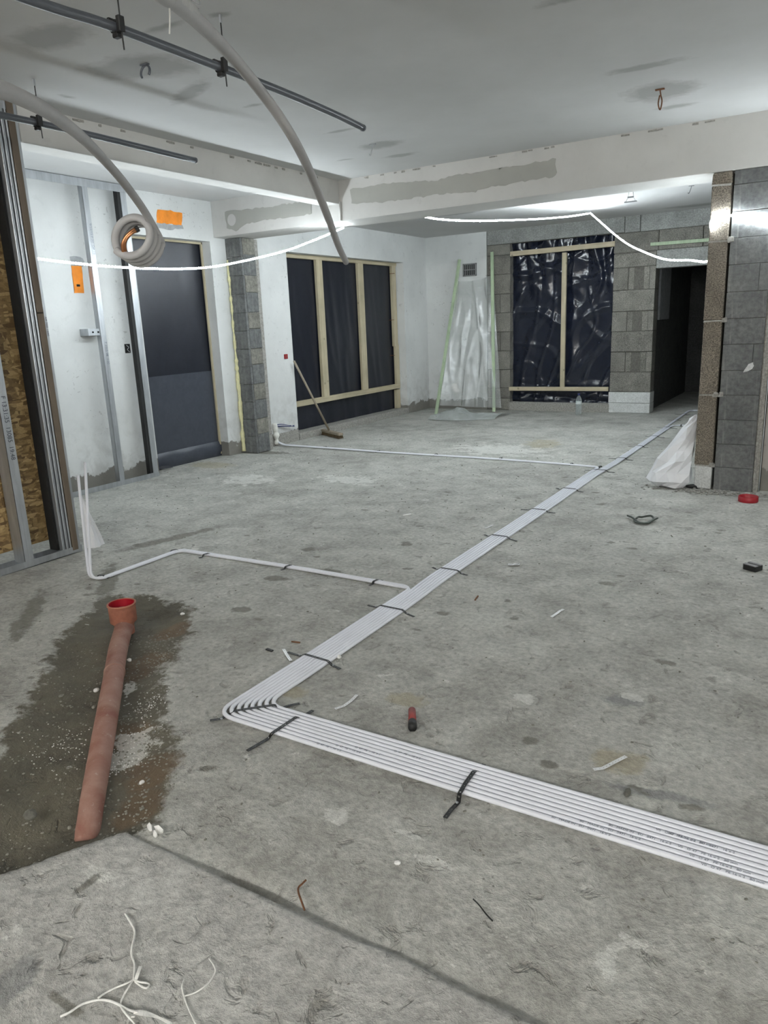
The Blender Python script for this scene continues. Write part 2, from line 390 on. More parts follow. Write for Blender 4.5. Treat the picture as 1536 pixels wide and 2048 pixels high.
def tube(bm, pts, r, seg=8, caps=True, flat=None):
    pts = [Vector(p) for p in pts]; n = len(pts); rings = []
    t = (pts[1]-pts[0]).normalized(); ref = Vector((0, 0, 1)) if abs(t.z) < 0.9 else Vector((1, 0, 0))
    u = t.cross(ref).normalized()
    for i, p in enumerate(pts):
        t = (pts[min(i+1, n-1)]-pts[max(i-1, 0)]).normalized()
        u = (u - t*u.dot(t)).normalized(); v = t.cross(u)
        ri = r[i] if isinstance(r, (list, tuple)) else r
        fx, fy = flat if flat else (1, 1)
        rings.append([bm.verts.new(p + u*math.cos(2*math.pi*k/seg)*ri*fx + v*math.sin(2*math.pi*k/seg)*ri*fy) for k in range(seg)])
    for a, b_ in zip(rings, rings[1:]):
        for k in range(seg): bm.faces.new((a[k], a[(k+1) % seg], b_[(k+1) % seg], b_[k]))
    if caps: bm.faces.new(rings[0][::-1]); bm.faces.new(rings[-1])
    return bm
def spline(pts, n=8):
    P = [Vector(p) for p in pts]; out = []
    P = [P[0]*2-P[1]] + P + [P[-1]*2-P[-2]]
    for i in range(1, len(P)-2):
        p0, p1, p2, p3 = P[i-1:i+3]
        for k in range(n):
            t = k/n
            out.append(0.5*((2*p1)+(p2-p0)*t+(2*p0-5*p1+4*p2-p3)*t*t+(3*p1-p0-3*p2+p3)*t**3))
    out.append(P[-2]); return out
def fillet(pts, r, n=7):
    P = [Vector(p) for p in pts]; out = [P[0]]
    for i in range(1, len(P)-1):
        a = (P[i-1]-P[i]); b_ = (P[i+1]-P[i]); rad = r[i-1] if isinstance(r, list) else r
        d = min(rad, a.length*0.49, b_.length*0.49)
        A = P[i]+a.normalized()*d; Bp = P[i]+b_.normalized()*d
        for k in range(n+1):
            t = k/n; out.append(A*(1-t)**2 + P[i]*2*t*(1-t)*1.0 + Bp*t*t)
    out.append(P[-1]); return out
def densify(pts, step=0.2):
    out = []
    for a, b_ in zip(pts, pts[1:]):
        n = max(1, int((b_-a).length/step))
        for k in range(n): out.append(a.lerp(b_, k/n))
    out.append(pts[-1]); return out
def grid(bm, fn, nu, nv):
    vs = [[bm.verts.new(fn(i/nu, j/nv)) for j in range(nv+1)] for i in range(nu+1)]
    for i in range(nu):
        for j in range(nv): bm.faces.new((vs[i][j], vs[i+1][j], vs[i+1][j+1], vs[i][j+1]))
    return vs
def lathe(bm, prof, cx, cy, seg=24, caps=False):
    rings = [[bm.verts.new((cx+r*math.cos(2*math.pi*k/seg), cy+r*math.sin(2*math.pi*k/seg), z)) for k in range(seg)] for r, z in prof]
    for a, b_ in zip(rings, rings[1:]):
        for k in range(seg): bm.faces.new((a[k], a[(k+1) % seg], b_[(k+1) % seg], b_[k]))
    if caps: bm.faces.new(rings[0][::-1]); bm.faces.new(rings[-1])
    return bm
# value noise in numpy / python
_L = np.random.RandomState(3).rand(64, 64)
def vn(x, y):
    x = np.asarray(x, float); y = np.asarray(y, float)
    xi = np.floor(x).astype(int); yi = np.floor(y).astype(int); fx = x-xi; fy = y-yi
    fx = fx*fx*(3-2*fx); fy = fy*fy*(3-2*fy)
    g = lambda a, b_: _L[a % 64, b_ % 64]
    return (g(xi, yi)*(1-fx)*(1-fy)+g(xi+1, yi)*fx*(1-fy)+g(xi, yi+1)*(1-fx)*fy+g(xi+1, yi+1)*fx*fy)*2-1
def fbm(x, y, o=4):
    s = 0; a = 1.0
    for k in range(o): s = s + a*vn(x*2**k+k*17.3, y*2**k+k*9.1); a *= 0.5
    return s/1.9
def N(x, y, o=4): return float(fbm(x, y, o))
def segd(x, y, pts, closed=True):
    """signed distance to polygon (positive inside), numpy"""
    P = np.array(pts, float); n = len(P); d = np.full(np.shape(x), 1e9); ins = np.zeros(np.shape(x), bool)
    for i in range(n if closed else n-1):
        a = P[i]; b_ = P[(i+1) % n]; ab = b_-a
        t = np.clip(((x-a[0])*ab[0]+(y-a[1])*ab[1])/(ab@ab), 0, 1)
        d = np.minimum(d, np.hypot(x-a[0]-t*ab[0], y-a[1]-t*ab[1]))
        if closed:
            c = ((a[1] > y) != (b_[1] > y)) & (x < (b_[0]-a[0])*(y-a[1])/((b_[1]-a[1]) if b_[1] != a[1] else 1e-9)+a[0]); ins ^= c
    return np.where(ins, d, -d) if closed else d
def ell(x, y, cx, cy, a, b_, rot=0):
    c, s = math.cos(rot), math.sin(rot); u = (x-cx)*c+(y-cy)*s; v = -(x-cx)*s+(y-cy)*c
    return 0.85*np.exp(-0.8*((u/a)**2+(v/b_)**2))
def npgrid(name, xs, ys, zf, mat, attrs=None, drop=None):
    X, Y = np.meshgrid(xs, ys, indexing='ij'); Z = zf(X, Y)
    nx, ny = X.shape; co = np.stack([X, Y, Z], -1).reshape(-1, 3)
    idx = np.arange(nx*ny).reshape(nx, ny)
    q = np.stack([idx[:-1, :-1], idx[1:, :-1], idx[1:, 1:], idx[:-1, 1:]], -1).reshape(-1, 4)
    if drop is not None:
        c = co[q].mean(1); q = q[~drop(c[:, 0], c[:, 1])]
    me = bpy.data.meshes.new(name); me.from_pydata(co.tolist(), [], q.tolist()); me.update()
    for p in me.polygons: p.use_smooth = True
    for k, f in (attrs or {}).items():
        a = me.attributes.new(k, 'FLOAT', 'POINT'); a.data.foreach_set('value', np.clip(f(X, Y), 0, 1).astype(np.float32).ravel())
    me.materials.append(mat); o = bpy.data.objects.new(name, me); C.objects.link(o); return o

# ================================================================== STRUCTURE
WL = -5.45      # window wall plane
WD = -5.52      # alcove wall plane
YB = 10.25      # back wall plane
YF = 5.87       # big cross beam front
ZC, ZF = 2.545, 2.50
XR = 3.6; YR = -3.2

# ---- floor (height field)
damp_poly = [(-3.15, 2.30), (-2.86, 1.80), (-2.55, 1.50), (-2.42, 1.33), (-2.2, 1.1), (-2.0, .93), (-1.80, .70), (-1.60, .8), (-1.50, 1.10), (-1.50, 1.17), (-1.60, 1.33), (-1.75, 1.49), (-1.90, 1.55), (-1.98, 1.63), (-2.12, 1.76), (-2.26, 1.93), (-2.38, 2.16), (-2.60, 2.37), (-2.93, 2.42)]
pipe_a, pipe_b = Vector((-2.66, 2.02, 0.03)), Vector((-1.55, 0.965, -0.02))
def slab_edge(X): return 1.084 + 0.012*fbm(X*3, X*0+2, 3)
def in_slab(X, Y):
    return (Y < slab_edge(X)) & (X > -1.53 + np.clip((1.09-Y)*-0.55, -9, 0) + 0.015*fbm(Y*5, Y*0+5, 3))
def zfloor(X, Y):
    z = 0.0035*fbm(X*3.1, Y*3.1, 4) + 0.0022*fbm(X*11, Y*11, 3)
    z = z - 0.010*np.clip(fbm(X*3.3+30, Y*3.3+11, 4)-0.30, 0, 1)*(1+.8*fbm(X*25, Y*25, 2)) - 0.004*np.clip(fbm(X*8+3, Y*8, 3)-0.35, 0, 1)
    d = segd(X, Y, damp_poly)
    z = z - (0.026+0.03*np.exp(-np.hypot(X+1.62, Y-1.05)/.25))*np.clip(d/0.14, 0, 1) + 0.012*np.clip(d/0.1, 0, 1)*fbm(X*9, Y*9, 4)
    # narrow groove alongside the paler slab
    g = np.exp(-((Y-1.100)/0.016)**2)*(X > -1.35); z = z - 0.005*g
    z = z - 0.018*np.exp(-(((X+1.10)/0.11)**2+((Y-1.10)/0.022)**2))
    return z
xs = np.concatenate([np.arange(-6.2, -3.6, .05), np.arange(-3.6, 0.6, .02), np.arange(0.6, XR+.4, .12)])
ys = np.concatenate([np.arange(YR-.2, 0.4, .2), np.arange(.4, 3.4, .02), np.arange(3.4, 6.4, .04), np.arange(6.4, 13.6, .08)])
def blobs(L): return lambda X, Y: np.max([ell(X, Y, *b_) for b_ in L], axis=0)
P2 = lambda x, y: tuple(FL(x, y)[:2])
whites = [(*P2(1225, 1900), .025, .045), (*P2(1265, 1880), .05, .018), (*P2(1050, 1395), .05, .03), (*P2(235, 1500), .09, .05, .6), (*P2(270, 1470), .08, .06), (*P2(255, 1380), .02, .10, .8), (*P2(820, 1670), .05, .01), (*P2(870, 1725), .05, .012),
          (*P2(680, 1635), .05, .04), (*P2(1260, 1395), .05, .03), (*P2(700, 960), .3, .14), (*P2(1000, 900), .5, .3), (*P2(500, 960), .25, .2), (*P2(390, 1100), .05, .04)]
sands = [(*P2(820, 1400), .10, .06, .2), (*P2(1085, 888), .22, .35, .3), (*P2(1240, 1520), .10, .07), (*P2(590, 1385), .08, .05), (*P2(420, 930), .3, .2), (*P2(1410, 1690), .08, .03)]
brns = [(-1.98, 1.45, .12, .1), (-1.72, 1.33, .12, .13), (-2.35, 1.85, .12, .16, .5), (-1.62, 1.20, .10, .10), (-2.5, 2.15, .1, .12)]
patches = [(*P2(1310, 1587), .17, .028, .15), (*P2(1250, 1400), .08, .05)]
rs = np.random.RandomState(5)
darks = [(rs.uniform(-3.4, -.2), rs.uniform(1.4, 6), rs.uniform(.02, .05), rs.uniform(.012, .03), rs.uniform(-.5, .5)) for _ in range(60)]
darks += [(*P2(620, 1098), .05, .05), (*P2(550, 1158), .08, .05), (*P2(660, 1142), .10, .04), (*P2(480, 1220), .06, .05), (*P2(745, 1165), .04, .03), (*P2(1330, 1325), .06, .025), (*P2(1220, 1168), .08, .03), (*P2(885, 1227), .05, .03), (*P2(810, 1090), .05, .05),
          (*P2(540, 905), .3, .1), (*P2(240, 955), .5, .25, 1.5), (*P2(60, 1225), .45, .06, 2.35), (*P2(330, 1080), .5, .07, 1.3), (*P2(215, 1165), .5, .06, 2.4)]
floor = npgrid('floor', xs, ys, zfloor, MT['floor'], {
    'damp': lambda X, Y: np.clip(0.5 + segd(X, Y, damp_poly)*4.5, 0, 1),
    'brown': blobs(brns), 'sand': blobs(sands), 'white': blobs(whites), 'patch': blobs(patches), 'dark': blobs(darks)},
    drop=lambda x, y: in_slab(x+.0, y+.03) & in_slab(x-.06, y) & (y < 1.0))
floor['kind'] = 'structure'
def zslab(X, Y):
    e = np.minimum(slab_edge(X)-Y, X+1.53-np.clip((1.09-Y)*-0.55, -9, 0)-0.015*fbm(Y*5, Y*0+5, 3))
    z = 0.013 + 0.003*fbm(X*4, Y*4, 4) + 0.0015*fbm(X*14, Y*14, 3)
    return np.where(e > 0, z - 0.005*np.exp(-e/0.008), z - 0.005 - np.clip(-e*4, 0, 0.09))
sxs = np.concatenate([np.arange(-2.1, 0.4, .014), np.arange(.4, XR+.3, .1)]); sys_ = np.concatenate([np.arange(YR-.2, .45, .12), np.arange(.45, 1.13, .012)])
slab = npgrid('floor_slab', sxs, sys_, zslab, MT['slab'], {'damp': lambda X, Y: X*0, 'brown': lambda X, Y: X*0, 'sand': lambda X, Y: X*0,
    'white': blobs([(-1.45, .93, .06, .03)]), 'patch': blobs([(-1.35, .62, .06, .1)]), 'dark': blobs([(-1.2, .66, .08, .012), (-1.45, .9, .02, .05)])},
    drop=lambda x, y: (slab_edge(x)-y < -.02) | (x+1.53-np.clip((1.09-y)*-0.55, -9, 0) < -.04))
slab['kind'] = 'structure'

# ---- ceilings
def C2(x, y, z=ZC): return tuple(FL(x, y, z)[:2])
cp = [(*C2(100, 75), .22, .12), (*C2(280, 135), .30, .17, .4), (*C2(380, 185), .26, .06, -.4), (*C2(330, 55), .12, .03), (*C2(150, 195), .10, .025, 1.3), (*C2(505, 210), .08, .02), (*C2(760, 290), .17, .10),
      (*C2(680, 262), .12, .03), (*C2(1325, 182), .20, .22), (*C2(1290, 133), .22, .05), (*C2(1350, 213), .14, .05), (*C2(690, 320), .09, .03), (*C2(805, 310), .15, .05), (*C2(1120, 0), .12, .04), (*C2(440, 30), .05, .03),
      (*C2(215, 235), .05, .015), (*C2(290, 234), .04, .012), (*C2(308, 255), .06, .012), (*C2(470, 275), .05, .012)]
cxs = np.arange(-5.9, XR+.3, .06); 
ceil = npgrid('ceiling', cxs, np.arange(YR-.2, 6.4, .05), lambda X, Y: ZC+0.003*fbm(X*1.5, Y*1.5, 3)*(X > -5.3), MT['ceiling'], {'patch': blobs(cp)}); ceil['kind'] = 'structure'
ceil2 = npgrid('ceiling', cxs, np.arange(6.2, 10.6, .06), lambda X, Y: ZF+0.003*fbm(X*1.5, Y*1.5+3, 3), MT['ceiling'], {'patch': blobs([(*C2(905, 428, ZF), .35, .12), (-1.6, 9.9, .5, .12)])}); ceil2['kind'] = 'structure'

# ---- beams
bm = B(); box(bm, -5.8, XR+.2, YF, 6.27, 2.207, 2.62, 0.004); beam = struct('beam', bm, MT['beam'])
def flat_patch(name, pts, axis, at, mat, parent, th=0.003, rough=0.008, n=14):
    """irregular skim patch: outline given as points on plane axis=at, ragged edges"""
    out = []
    for a, b_ in zip(pts, pts[1:]+pts[:1]):
        a = Vector(a); b_ = Vector(b_); L = (b_-a).length; k = max(2, int(L/0.03))
        for i in range(k):
            p = a.lerp(b_, i/k); p += Vector([rnd.uniform(-rough, rough) if j != axis else 0 for j in range(3)]); out.append(p)
    nrm = Vector((0, 0, 0)); nrm[axis] = th if axis == 0 else -th
    if axis == 2: nrm = Vector((0, 0, -th))
    bm = B(); f = [bm.verts.new(p+nrm) for p in out]; g = [bm.verts.new(p-nrm*0.2) for p in out]
    bm.faces.new(f)
    for i in range(len(f)): bm.faces.new((f[i], f[(i+1) % len(f)], g[(i+1) % len(f)], g[i]))
    bmesh.ops.triangulate(bm, faces=bm.faces)
    return obj(name, bm, mat, parent)
yy = YF
flat_patch('filler_patch', [PY(x, y, yy) for x, y in ((701, 378), (780, 366), (870, 362), (905, 352), (1020, 334), (1112, 317), (1113, 352), (1090, 356), (960, 378), (950, 385), (880, 388), (790, 402), (703, 408))], 1, yy, MT['filler'], beam)
flat_patch('filler_patch', [PY(x, y, yy) for x, y in ((450, 424), (530, 415), (622, 401), (625, 428), (560, 436), (500, 446), (484, 452), (473, 464), (455, 456))], 1, yy, MT['filler'], beam)
bm = B(); 
c0 = PY(464, 440, yy)
vs = [bm.verts.new(c0 + Vector((math.cos(a)*.055, -.006, math.sin(a)*.055))) for a in [i*math.pi/8 for i in range(16)]]; bm.faces.new(vs)
obj('white_spot', bm, MT['wall_clean'], beam)
bm = B(); box(bm, -4.147, -3.977, 2.79, YF+.002, 2.35, 2.62, 0.004); beam2 = struct('beam', bm, MT['beam'])
# ragged plaster crumbs along beam top edges
bm = B()
for i in range(26):
    x = rnd.uniform(-3.7, 1.0); w_ = rnd.uniform(.02, .07); box(bm, x, x+w_, YF-.004, YF+.01, ZC-.014-rnd.uniform(0, .006), ZC-.006, 0, .002)
for i in range(22):
    y = rnd.uniform(2.9, 5.7); w_ = rnd.uniform(.02, .06); box(bm, -3.99, -3.972, y, y+w_, ZC-.02, ZC-.008, 0, .002)
o = obj('plaster_crumbs', bm, MT['mortar'], beam); o['kind'] = 'stuff'

# ---- left walls with openings
dY0, dY1, dZ = 4.83, 5.81, 2.168
bm = B()
box(bm, -5.75, WD, YR, dY0, 0-.05, 2.6); box(bm, -5.75, WD, dY0, dY1, dZ, 2.6); box(bm, -5.75, WD, dY1, 6.04, -.05, 2.6)
wl = struct('wall_left', bm, MT['wall'])
bm = B(); wY0, wY1, wZ0, wZ1 = 6.93, 9.565, .085, 2.128
box(bm, -5.8, WL, 6.04, wY0, -.05, 2.6); box(bm, -5.8, WL, wY0, wY1, wZ1, 2.6); box(bm, -5.8, WL, wY1, YB+.2, -.05, 2.6)
wl2 = struct('wall_left', bm, MT['wall'])
bm = B(); box(bm, -5.85, WL+.012, wY0+.01, wY1+.01, -.05, wZ0, .006, .002); struct('window_1_sill', bm, MT['mortar'])
bm = B(); box(bm, -5.85, WL+.006, 6.5, wY0, -.05, .13, .004, .003); struct('baseboard_left', bm, MT['mortar'])

# orange and grey primer patches
flat_patch('orange_patch', [PX(x, y, WD) for x, y in ((314, 419), (336, 420), (364, 426), (363, 450), (313, 446))], 0, WD, MT['orange'], wl, rough=.006)
flat_patch('grey_patch', [PX(x, y, WD) for x, y in ((313, 446), (363, 450), (366, 456), (340, 460), (316, 456))], 0, WD, MT['greyfill'], wl, th=.002, rough=.008)
flat_patch('orange_patch', [PX(x, y, WD) for x, y in ((142, 531), (163, 532), (168, 586), (149, 586))], 0, WD, MT['orange'], wl, rough=.003)
flat_patch('grey_patch', [PX(x, y, WD) for x, y in ((140, 513), (153, 512), (166, 517), (170, 528), (163, 535), (142, 533))], 0, WD, MT['greyfill'], wl, th=.002, rough=.004)
bm = B(); a = PX(156, 571, WD); box(bm, WD-.01, WD+.006, a.y-.016, a.y+.016, a.z-.009, a.z+.009); obj('cable_hole', bm, MT['hole'], wl)

# socket hole
t = thing('socket_box', 'small square black socket box sunk in the white alcove wall', 'socket', PX(255, 697, WD))
a = PX(255, 697, WD)
bm = B(); box(bm, WD-.01, WD+.002, a.y-.03, a.y+.03, a.z-.04, a.z+.04); obj('back_box', bm, MT['hole'], t)
bm = B(); tube(bm, spline([(WD, a.y-.01, a.z+.03), (WD+.012, a.y+.005, a.z+.01), (WD+.01, a.y-.01, a.z-.01), (WD+.012, a.y+.01, a.z-.03)], 5), .003, 5); obj('loose_wire', bm, MT['greyfill'], t)

# ---- back wall: plaster part, blocks, lintel
bm = B(); box(bm, -5.7, -4.475, YB, YB+.3, -.05, 2.6, .003); wb = struct('wall_back', bm, MT['wall'])
bm = B()
box(bm, -4.47, -4.12, YB+.012, YB+.25, -.05, 2.31)
box(bm, -2.68, -2.16, YB+.012, YB+.25, -.05, 2.31)
box(bm, -4.47, XR, YB+.012, YB+.25, 2.31, 2.6)
box(bm, -2.16, XR, YB+.012, YB+.25, 2.02, 2.32)
box(bm, -.8, XR, YB+.012, YB+.25, -.05, 2.1)
wbb = struct('wall_back', bm, MT['darkmortar'])
def block(parent, x0, x1, y0, y1, z0, z1, mat, g=.004, jit=.002, bev=.004, name='block'):
    bm = B(); box(bm, x0+g, x1-g, y0, y1, z0+g, z1-g, bev, jit)
    c = Vector(((x0+x1)/2, (y0+y1)/2, (z0+z1)/2))
    me = bpy.data.meshes.new(name); bmesh.ops.recalc_face_normals(bm, faces=bm.faces); bm.transform(Matrix.Translation(-c)); bm.to_mesh(me); bm.free(); me.materials.append(mat)
    o = bpy.data.objects.new(name, me); C.objects.link(o); o.parent = parent; o.location = c - Vector(parent.location)
    return o
# left pier
zj = [0.0, .167, .32, .586, .85, 1.117, 1.381, 1.642, 1.906, 2.168, 2.312]
for i, (a, b_) in enumerate(zip(zj, zj[1:])):
    if 2 <= i <= 7 and i % 2 == 0:
        block(wbb, -4.47, -4.27, YB, YB+.2, a, b_, MT['pumice']); block(wbb, -4.27, -4.115, YB, YB+.2, a, b_, MT['pumice'])
    else: block(wbb, -4.47, -4.115, YB-rnd.uniform(0, .006), YB+.2, a, b_, MT['pumice'])
# right pier
zj = [0, .134, .281, .545, .807, 1.071, 1.326, 1.597, 1.877, 2.05]
for i, (a, b_) in enumerate(zip(zj, zj[1:])):
    if i < 2: block(wbb, -2.695, -2.145, YB-.012, YB+.22, a, b_, MT['aac'], .002, .001)
    elif i in (3, 5, 7):
        for x0, x1, dy in ((-2.685, -2.49, 0), (-2.49, -2.414, .012), (-2.414, -2.30, .022), (-2.30, -2.225, .012), (-2.225, -2.148, 0)):
            block(wbb, x0, x1, YB-.002+dy, YB+.2, a, b_, MT['pumice'], .003)
    else: block(wbb, -2.685, -2.148, YB-.004, YB+.2, a, b_, MT['pumice'])
# lintel over the window and the courses above the doorway
block(wbb, -4.47, -2.56, YB-.006, YB+.2, 2.312, 2.52, MT['lintel'], .002, .001, name='lintel')
for x0, x1 in ((-2.56, -2.365), (-2.365, -1.25), (-1.25, -.3), (-.3, .8), (.8, 2), (2, 3.4)): block(wbb, x0, x1, YB, YB+.2, 2.30, 2.52, MT['lintel'])
for x0, x1 in ((-2.69, -2.13), (-2.13, -1.61), (-1.61, -1.05), (-1.05, -.4), (-.4, .5), (.5, 1.6), (1.6, 2.6), (2.6, 3.5)): block(wbb, x0, x1, YB-.004, YB+.2, 2.06, 2.30, MT['pumice'])
block(wbb, -2.15, -.5, YB-.006, YB+.2, 1.84, 2.06, MT['lintel'], .002, .001, name='lintel')
for k in range(7):
    for q in range(4): block(wbb, -.8+q*1.05, -.8+(q+1)*1.05, YB, YB+.2, k*.264, (k+1)*.264, MT['pumice'])
# corridor behind the doorway
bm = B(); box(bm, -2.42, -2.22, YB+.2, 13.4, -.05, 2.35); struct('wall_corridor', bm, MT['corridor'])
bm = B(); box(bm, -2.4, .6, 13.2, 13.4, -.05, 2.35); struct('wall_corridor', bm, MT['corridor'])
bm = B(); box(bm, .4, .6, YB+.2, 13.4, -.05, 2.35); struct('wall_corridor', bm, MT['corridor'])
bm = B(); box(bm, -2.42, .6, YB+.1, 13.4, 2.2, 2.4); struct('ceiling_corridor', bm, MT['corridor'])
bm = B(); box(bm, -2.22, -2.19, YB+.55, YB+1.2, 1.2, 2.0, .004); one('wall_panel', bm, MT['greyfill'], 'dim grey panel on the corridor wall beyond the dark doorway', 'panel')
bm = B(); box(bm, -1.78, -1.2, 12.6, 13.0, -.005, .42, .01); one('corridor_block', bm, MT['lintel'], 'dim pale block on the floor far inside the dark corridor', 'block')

# ---- right pillars
bm = B(); box(bm, -.876, -.772, 5.885, 7.2, -.03, 2.206); pil = struct('pillar', bm, MT['darkmortar'])
zj = [0.0, .18, .701, 1.225, 1.76, 2.124, 2.206]
for i, (a, b_) in enumerate(zip(zj, zj[1:])):
    block(pil, -.888+(.006 if i == 0 else 0), -.762, YF, YF+.45, a, b_, MT['aac'] if i == 0 else MT['brownblock'], .001, .003, .006)
    block(pil, -.888, -.762, YF+.46, YF+.95, a, b_, MT['brownblock'], .001, .003)
bm = B(); 
for z in zj[1:-1]: box(bm, -.885, -.765, YF-.002, YF+.3, z-.008, z+.006, 0, .004)
for k in range(8): a = rnd.uniform(-.80, -.75); z = rnd.choice([.18, .701, 1.225, 1.76]); box(bm, a, a+.03, YF-.008, YF+.02, z-.012, z+.02, 0, .006)
obj('mortar', bm, MT['mortar'], pil)
bm = B(); box(bm, -.742, -.45, 5.885, 6.2, -.03, 2.206); pil2 = struct('pillar', bm, MT['mortar'])
zj = [0.0, .173, .347, .522, .702, .876, 1.058, 1.235, 1.415, 1.596, 1.771, 1.944, 2.114, 2.206]
for i, (a, b_) in enumerate(zip(zj, zj[1:])):
    if i in (5, 8): block(pil2, -.748, -.55, YF, YF+.2, a, b_, MT['greyblock'], .0015, .001, .002); block(pil2, -.55, -.488, YF, YF+.2, a, b_, MT['greyblock'], .0015, .001, .002)
    else: block(pil2, -.748, -.488, YF, YF+.2, a, b_, MT['greyblock'], .0015, .001, .002)
bm = B(); tube(bm, [(-.478+.004*N(z*7, 1), YF+.012, z) for z in np.arange(0, 2.2, .03)], [.006+.006*rnd.random() for _ in np.arange(0, 2.2, .03)], 6); obj('mortar_edge', bm, MT['mortar'], pil2, True)
for dx, s in ((.012, .004), (.022, .003), (.032, .004)):
    bm = B(); box(bm, -.478+dx, -.478+dx+s, YF+.02, YF+.06, .0, 2.2); obj('corner_bead', bm, MT['steel'], pil2)
# mortar smears on the pillar face
flat_patch('mortar_smear', [PY(x, y, YF) for x, y in ((1506, 724), (1508, 732), (1504, 737), (1497, 742), (1486, 744), (1491, 738), (1496, 728))], 1, YF, MT['aac'], pil2, th=.002, rough=.003)
bm = B(); box(bm, -.44, XR, 5.95, 6.2, -.05, 2.3); struct('wall_divider', bm, MT['oldplaster'])

# ---- room shell not in view
bm = B(); box(bm, XR, XR+.2, YR-.2, 10.5, -.05, 2.65); struct('wall_right', bm, MT['wall'])
bm = B(); box(bm, -5.8, XR+.2, YR-.2, YR, -.05, 2.65); struct('wall_rear', bm, MT['wall'])

# ---- left column of blocks
bm = B(); box(bm, -5.7, -5.325, 6.045, 6.30, -.03, 2.2); col = struct('column', bm, MT['mortar'])
nz_ = 12; hh = 2.206/nz_
for i in range(nz_):
    block(col, -5.68, -5.318, 6.03, 6.062, i*hh, (i+1)*hh, MT['columnblock'], .002, .002, .003)
    block(col, -5.42, -5.31, 6.058, 6.24, i*hh+(.02 if i % 2 else 0), (i+1)*hh+(.02 if not i % 2 and i < 11 else 0), MT['columntan' if i % 2 else 'columnblock'], .002, .003, .004)
bm = B()
pts = [Vector((-5.50+.006*N(z*9, 2), 6.02, z)) for z in np.arange(.02, 2.02, .022)]
tube(bm, pts, [max(.006, (.011 if p.z > 1 else .020)+.014*N(p.z*31, 4, 2)) for p in pts], 8)
one('expanding_foam', bm, MT['foam'], 'bumpy strip of pale yellow expanding foam down the left edge of the block column', 'foam', smooth=True)

# ================================================================== WINDOW / DOOR SHEETING
def wrinkle(u, v, W, Hh, seed, kind):
    x, y = u*W, v*Hh
    if kind == 'calm':
        return .006*N(x*2.2+seed, y*.8, 3) + .004*abs(N(x*5+seed, y*1.3+seed, 3))
    if kind == 'vert':
        return .012*N(x*3.3+seed, y*.5, 3) + .008*(1-abs(N(x*6+y*.8+seed, y*.7+3, 2)))**3
    d = .016*N(x*2+seed, y*1.6, 3)
    for q, (an, fr, am, ph) in enumerate(((.95, 2.3, .030, 0), (.75, 1.5, .036, 1.7), (1.35, 2.9, .018, 4), (-.5, 1.9, .014, 2))):
        s_ = x*math.sin(an)-y*math.cos(an); w_ = .5+.5*N(x*1.3+q*5, y*1.1+seed+q, 2)
        d += am*max(0, 1-abs(((s_*fr+ph+1.6*N(x*1.1+q, y*.9, 2)) % 1)-.5)*7)*max(0, w_)
    top = max(0, (v-.62)/.38); d += .050*top*abs(math.sin(x*15+2.2*N(x*2.5, y*1.8)+q))**1.5
    low = max(0, (.16-v)/.16); d += .03*low*abs(math.sin(y*22+x*2))
    return min(d, .085)
def sheet(name, p00, p10, p01, p11, nrm, mat, parent, seed, kind, nu=60, nv=90):
    p00, p10, p01, p11 = map(Vector, (p00, p10, p01, p11)); W = (p10-p00).length; Hh = (p01-p00).length; nrm = Vector(nrm)
    bm = B(); grid(bm, lambda u, v: p00*(1-u)*(1-v)+p10*u*(1-v)+p01*(1-u)*v+p11*u*v + nrm*wrinkle(u, v, W, Hh, seed, kind), nu, nv)
    return obj(name, bm, mat, parent, True)

# door 1 sheet
xd = -5.66
t = thing('door_sheeting', 'dull black plastic film over the doorway, greyer in its lower half', 'plastic sheet', (xd, 5.4, 0))
sheet('upper_film', (xd, dY0, .88), (xd, dY1, .88), (xd, dY0, dZ), (xd, dY1, dZ), (1, 0, 0), MT['matte_film'], t, 3, 'calm', 40, 60)
sheet('lower_film', (xd+.01, dY0, .02), (xd+.01, dY1, .02), (xd+.01, dY0, .90), (xd+.01, dY1, .90), (1, 0, 0), MT['grey_film'], t, 9, 'calm', 40, 50)
bm = B(); grid(bm, lambda u, v: Vector((xd+.02+.02*v*(1-v)*4+.006*N(u*8, v*2), dY0+u*(dY1-dY0), .0+.16*v)), 30, 8); obj('folded_hem', bm, MT['grey_film'], t, True)
for y0, y1 in ((dY0, dY0+.025), (dY1-.02, dY1)):
    bm = B(); box(bm, xd+.012, xd+.035, y0, y1, .02, dZ, .003); obj('batten', bm, MT['timber'], t)
bm = B(); box(bm, xd+.012, xd+.035, dY0, dY1, dZ-.02, dZ, .003); obj('batten', bm, MT['timber_y'], t)
# window 1
xw = -5.62
t = thing('window_sheeting', 'black plastic film over the wide left window opening', 'plastic sheet', (xw, 8.2, 0))
sheet('film', (xw, wY0, wZ0), (xw, wY1, wZ0), (xw, wY0, wZ1), (xw, wY1, wZ1), (1, 0, 0), MT['matte_film'], t, 21, 'vert', 90, 70)
bm = B(); box(bm, xw-.08, xw-.05, 6.9, 9.6, 0, 2.2); obj('backing', bm, MT['hole'], t)
t = thing('timber_frame', 'pale pine framing across the wide left window, two uprights and a low rail', 'timber frame', (xw+.04, 8.2, 0))
XT0, XT1 = xw+.015, xw+.06
for (y0, y1, z0, z1) in ((7.645, 7.765, .43, 2.10), (8.565, 8.69, .43, 2.10), (9.44, 9.54, .98, 2.10), (9.47, 9.56, .44, 1.0), (9.44, 9.55, wZ0, .36)):
    bm = B(); box(bm, XT0, XT1, y0, y1, z0, z1, .004, .001); obj('upright', bm, MT['timber'], t)
bm = B(); box(bm, XT0, XT1+.012, 7.0, 9.54, .375, .44, .004, .001); obj('lower_rail', bm, MT['timber_y'], t)
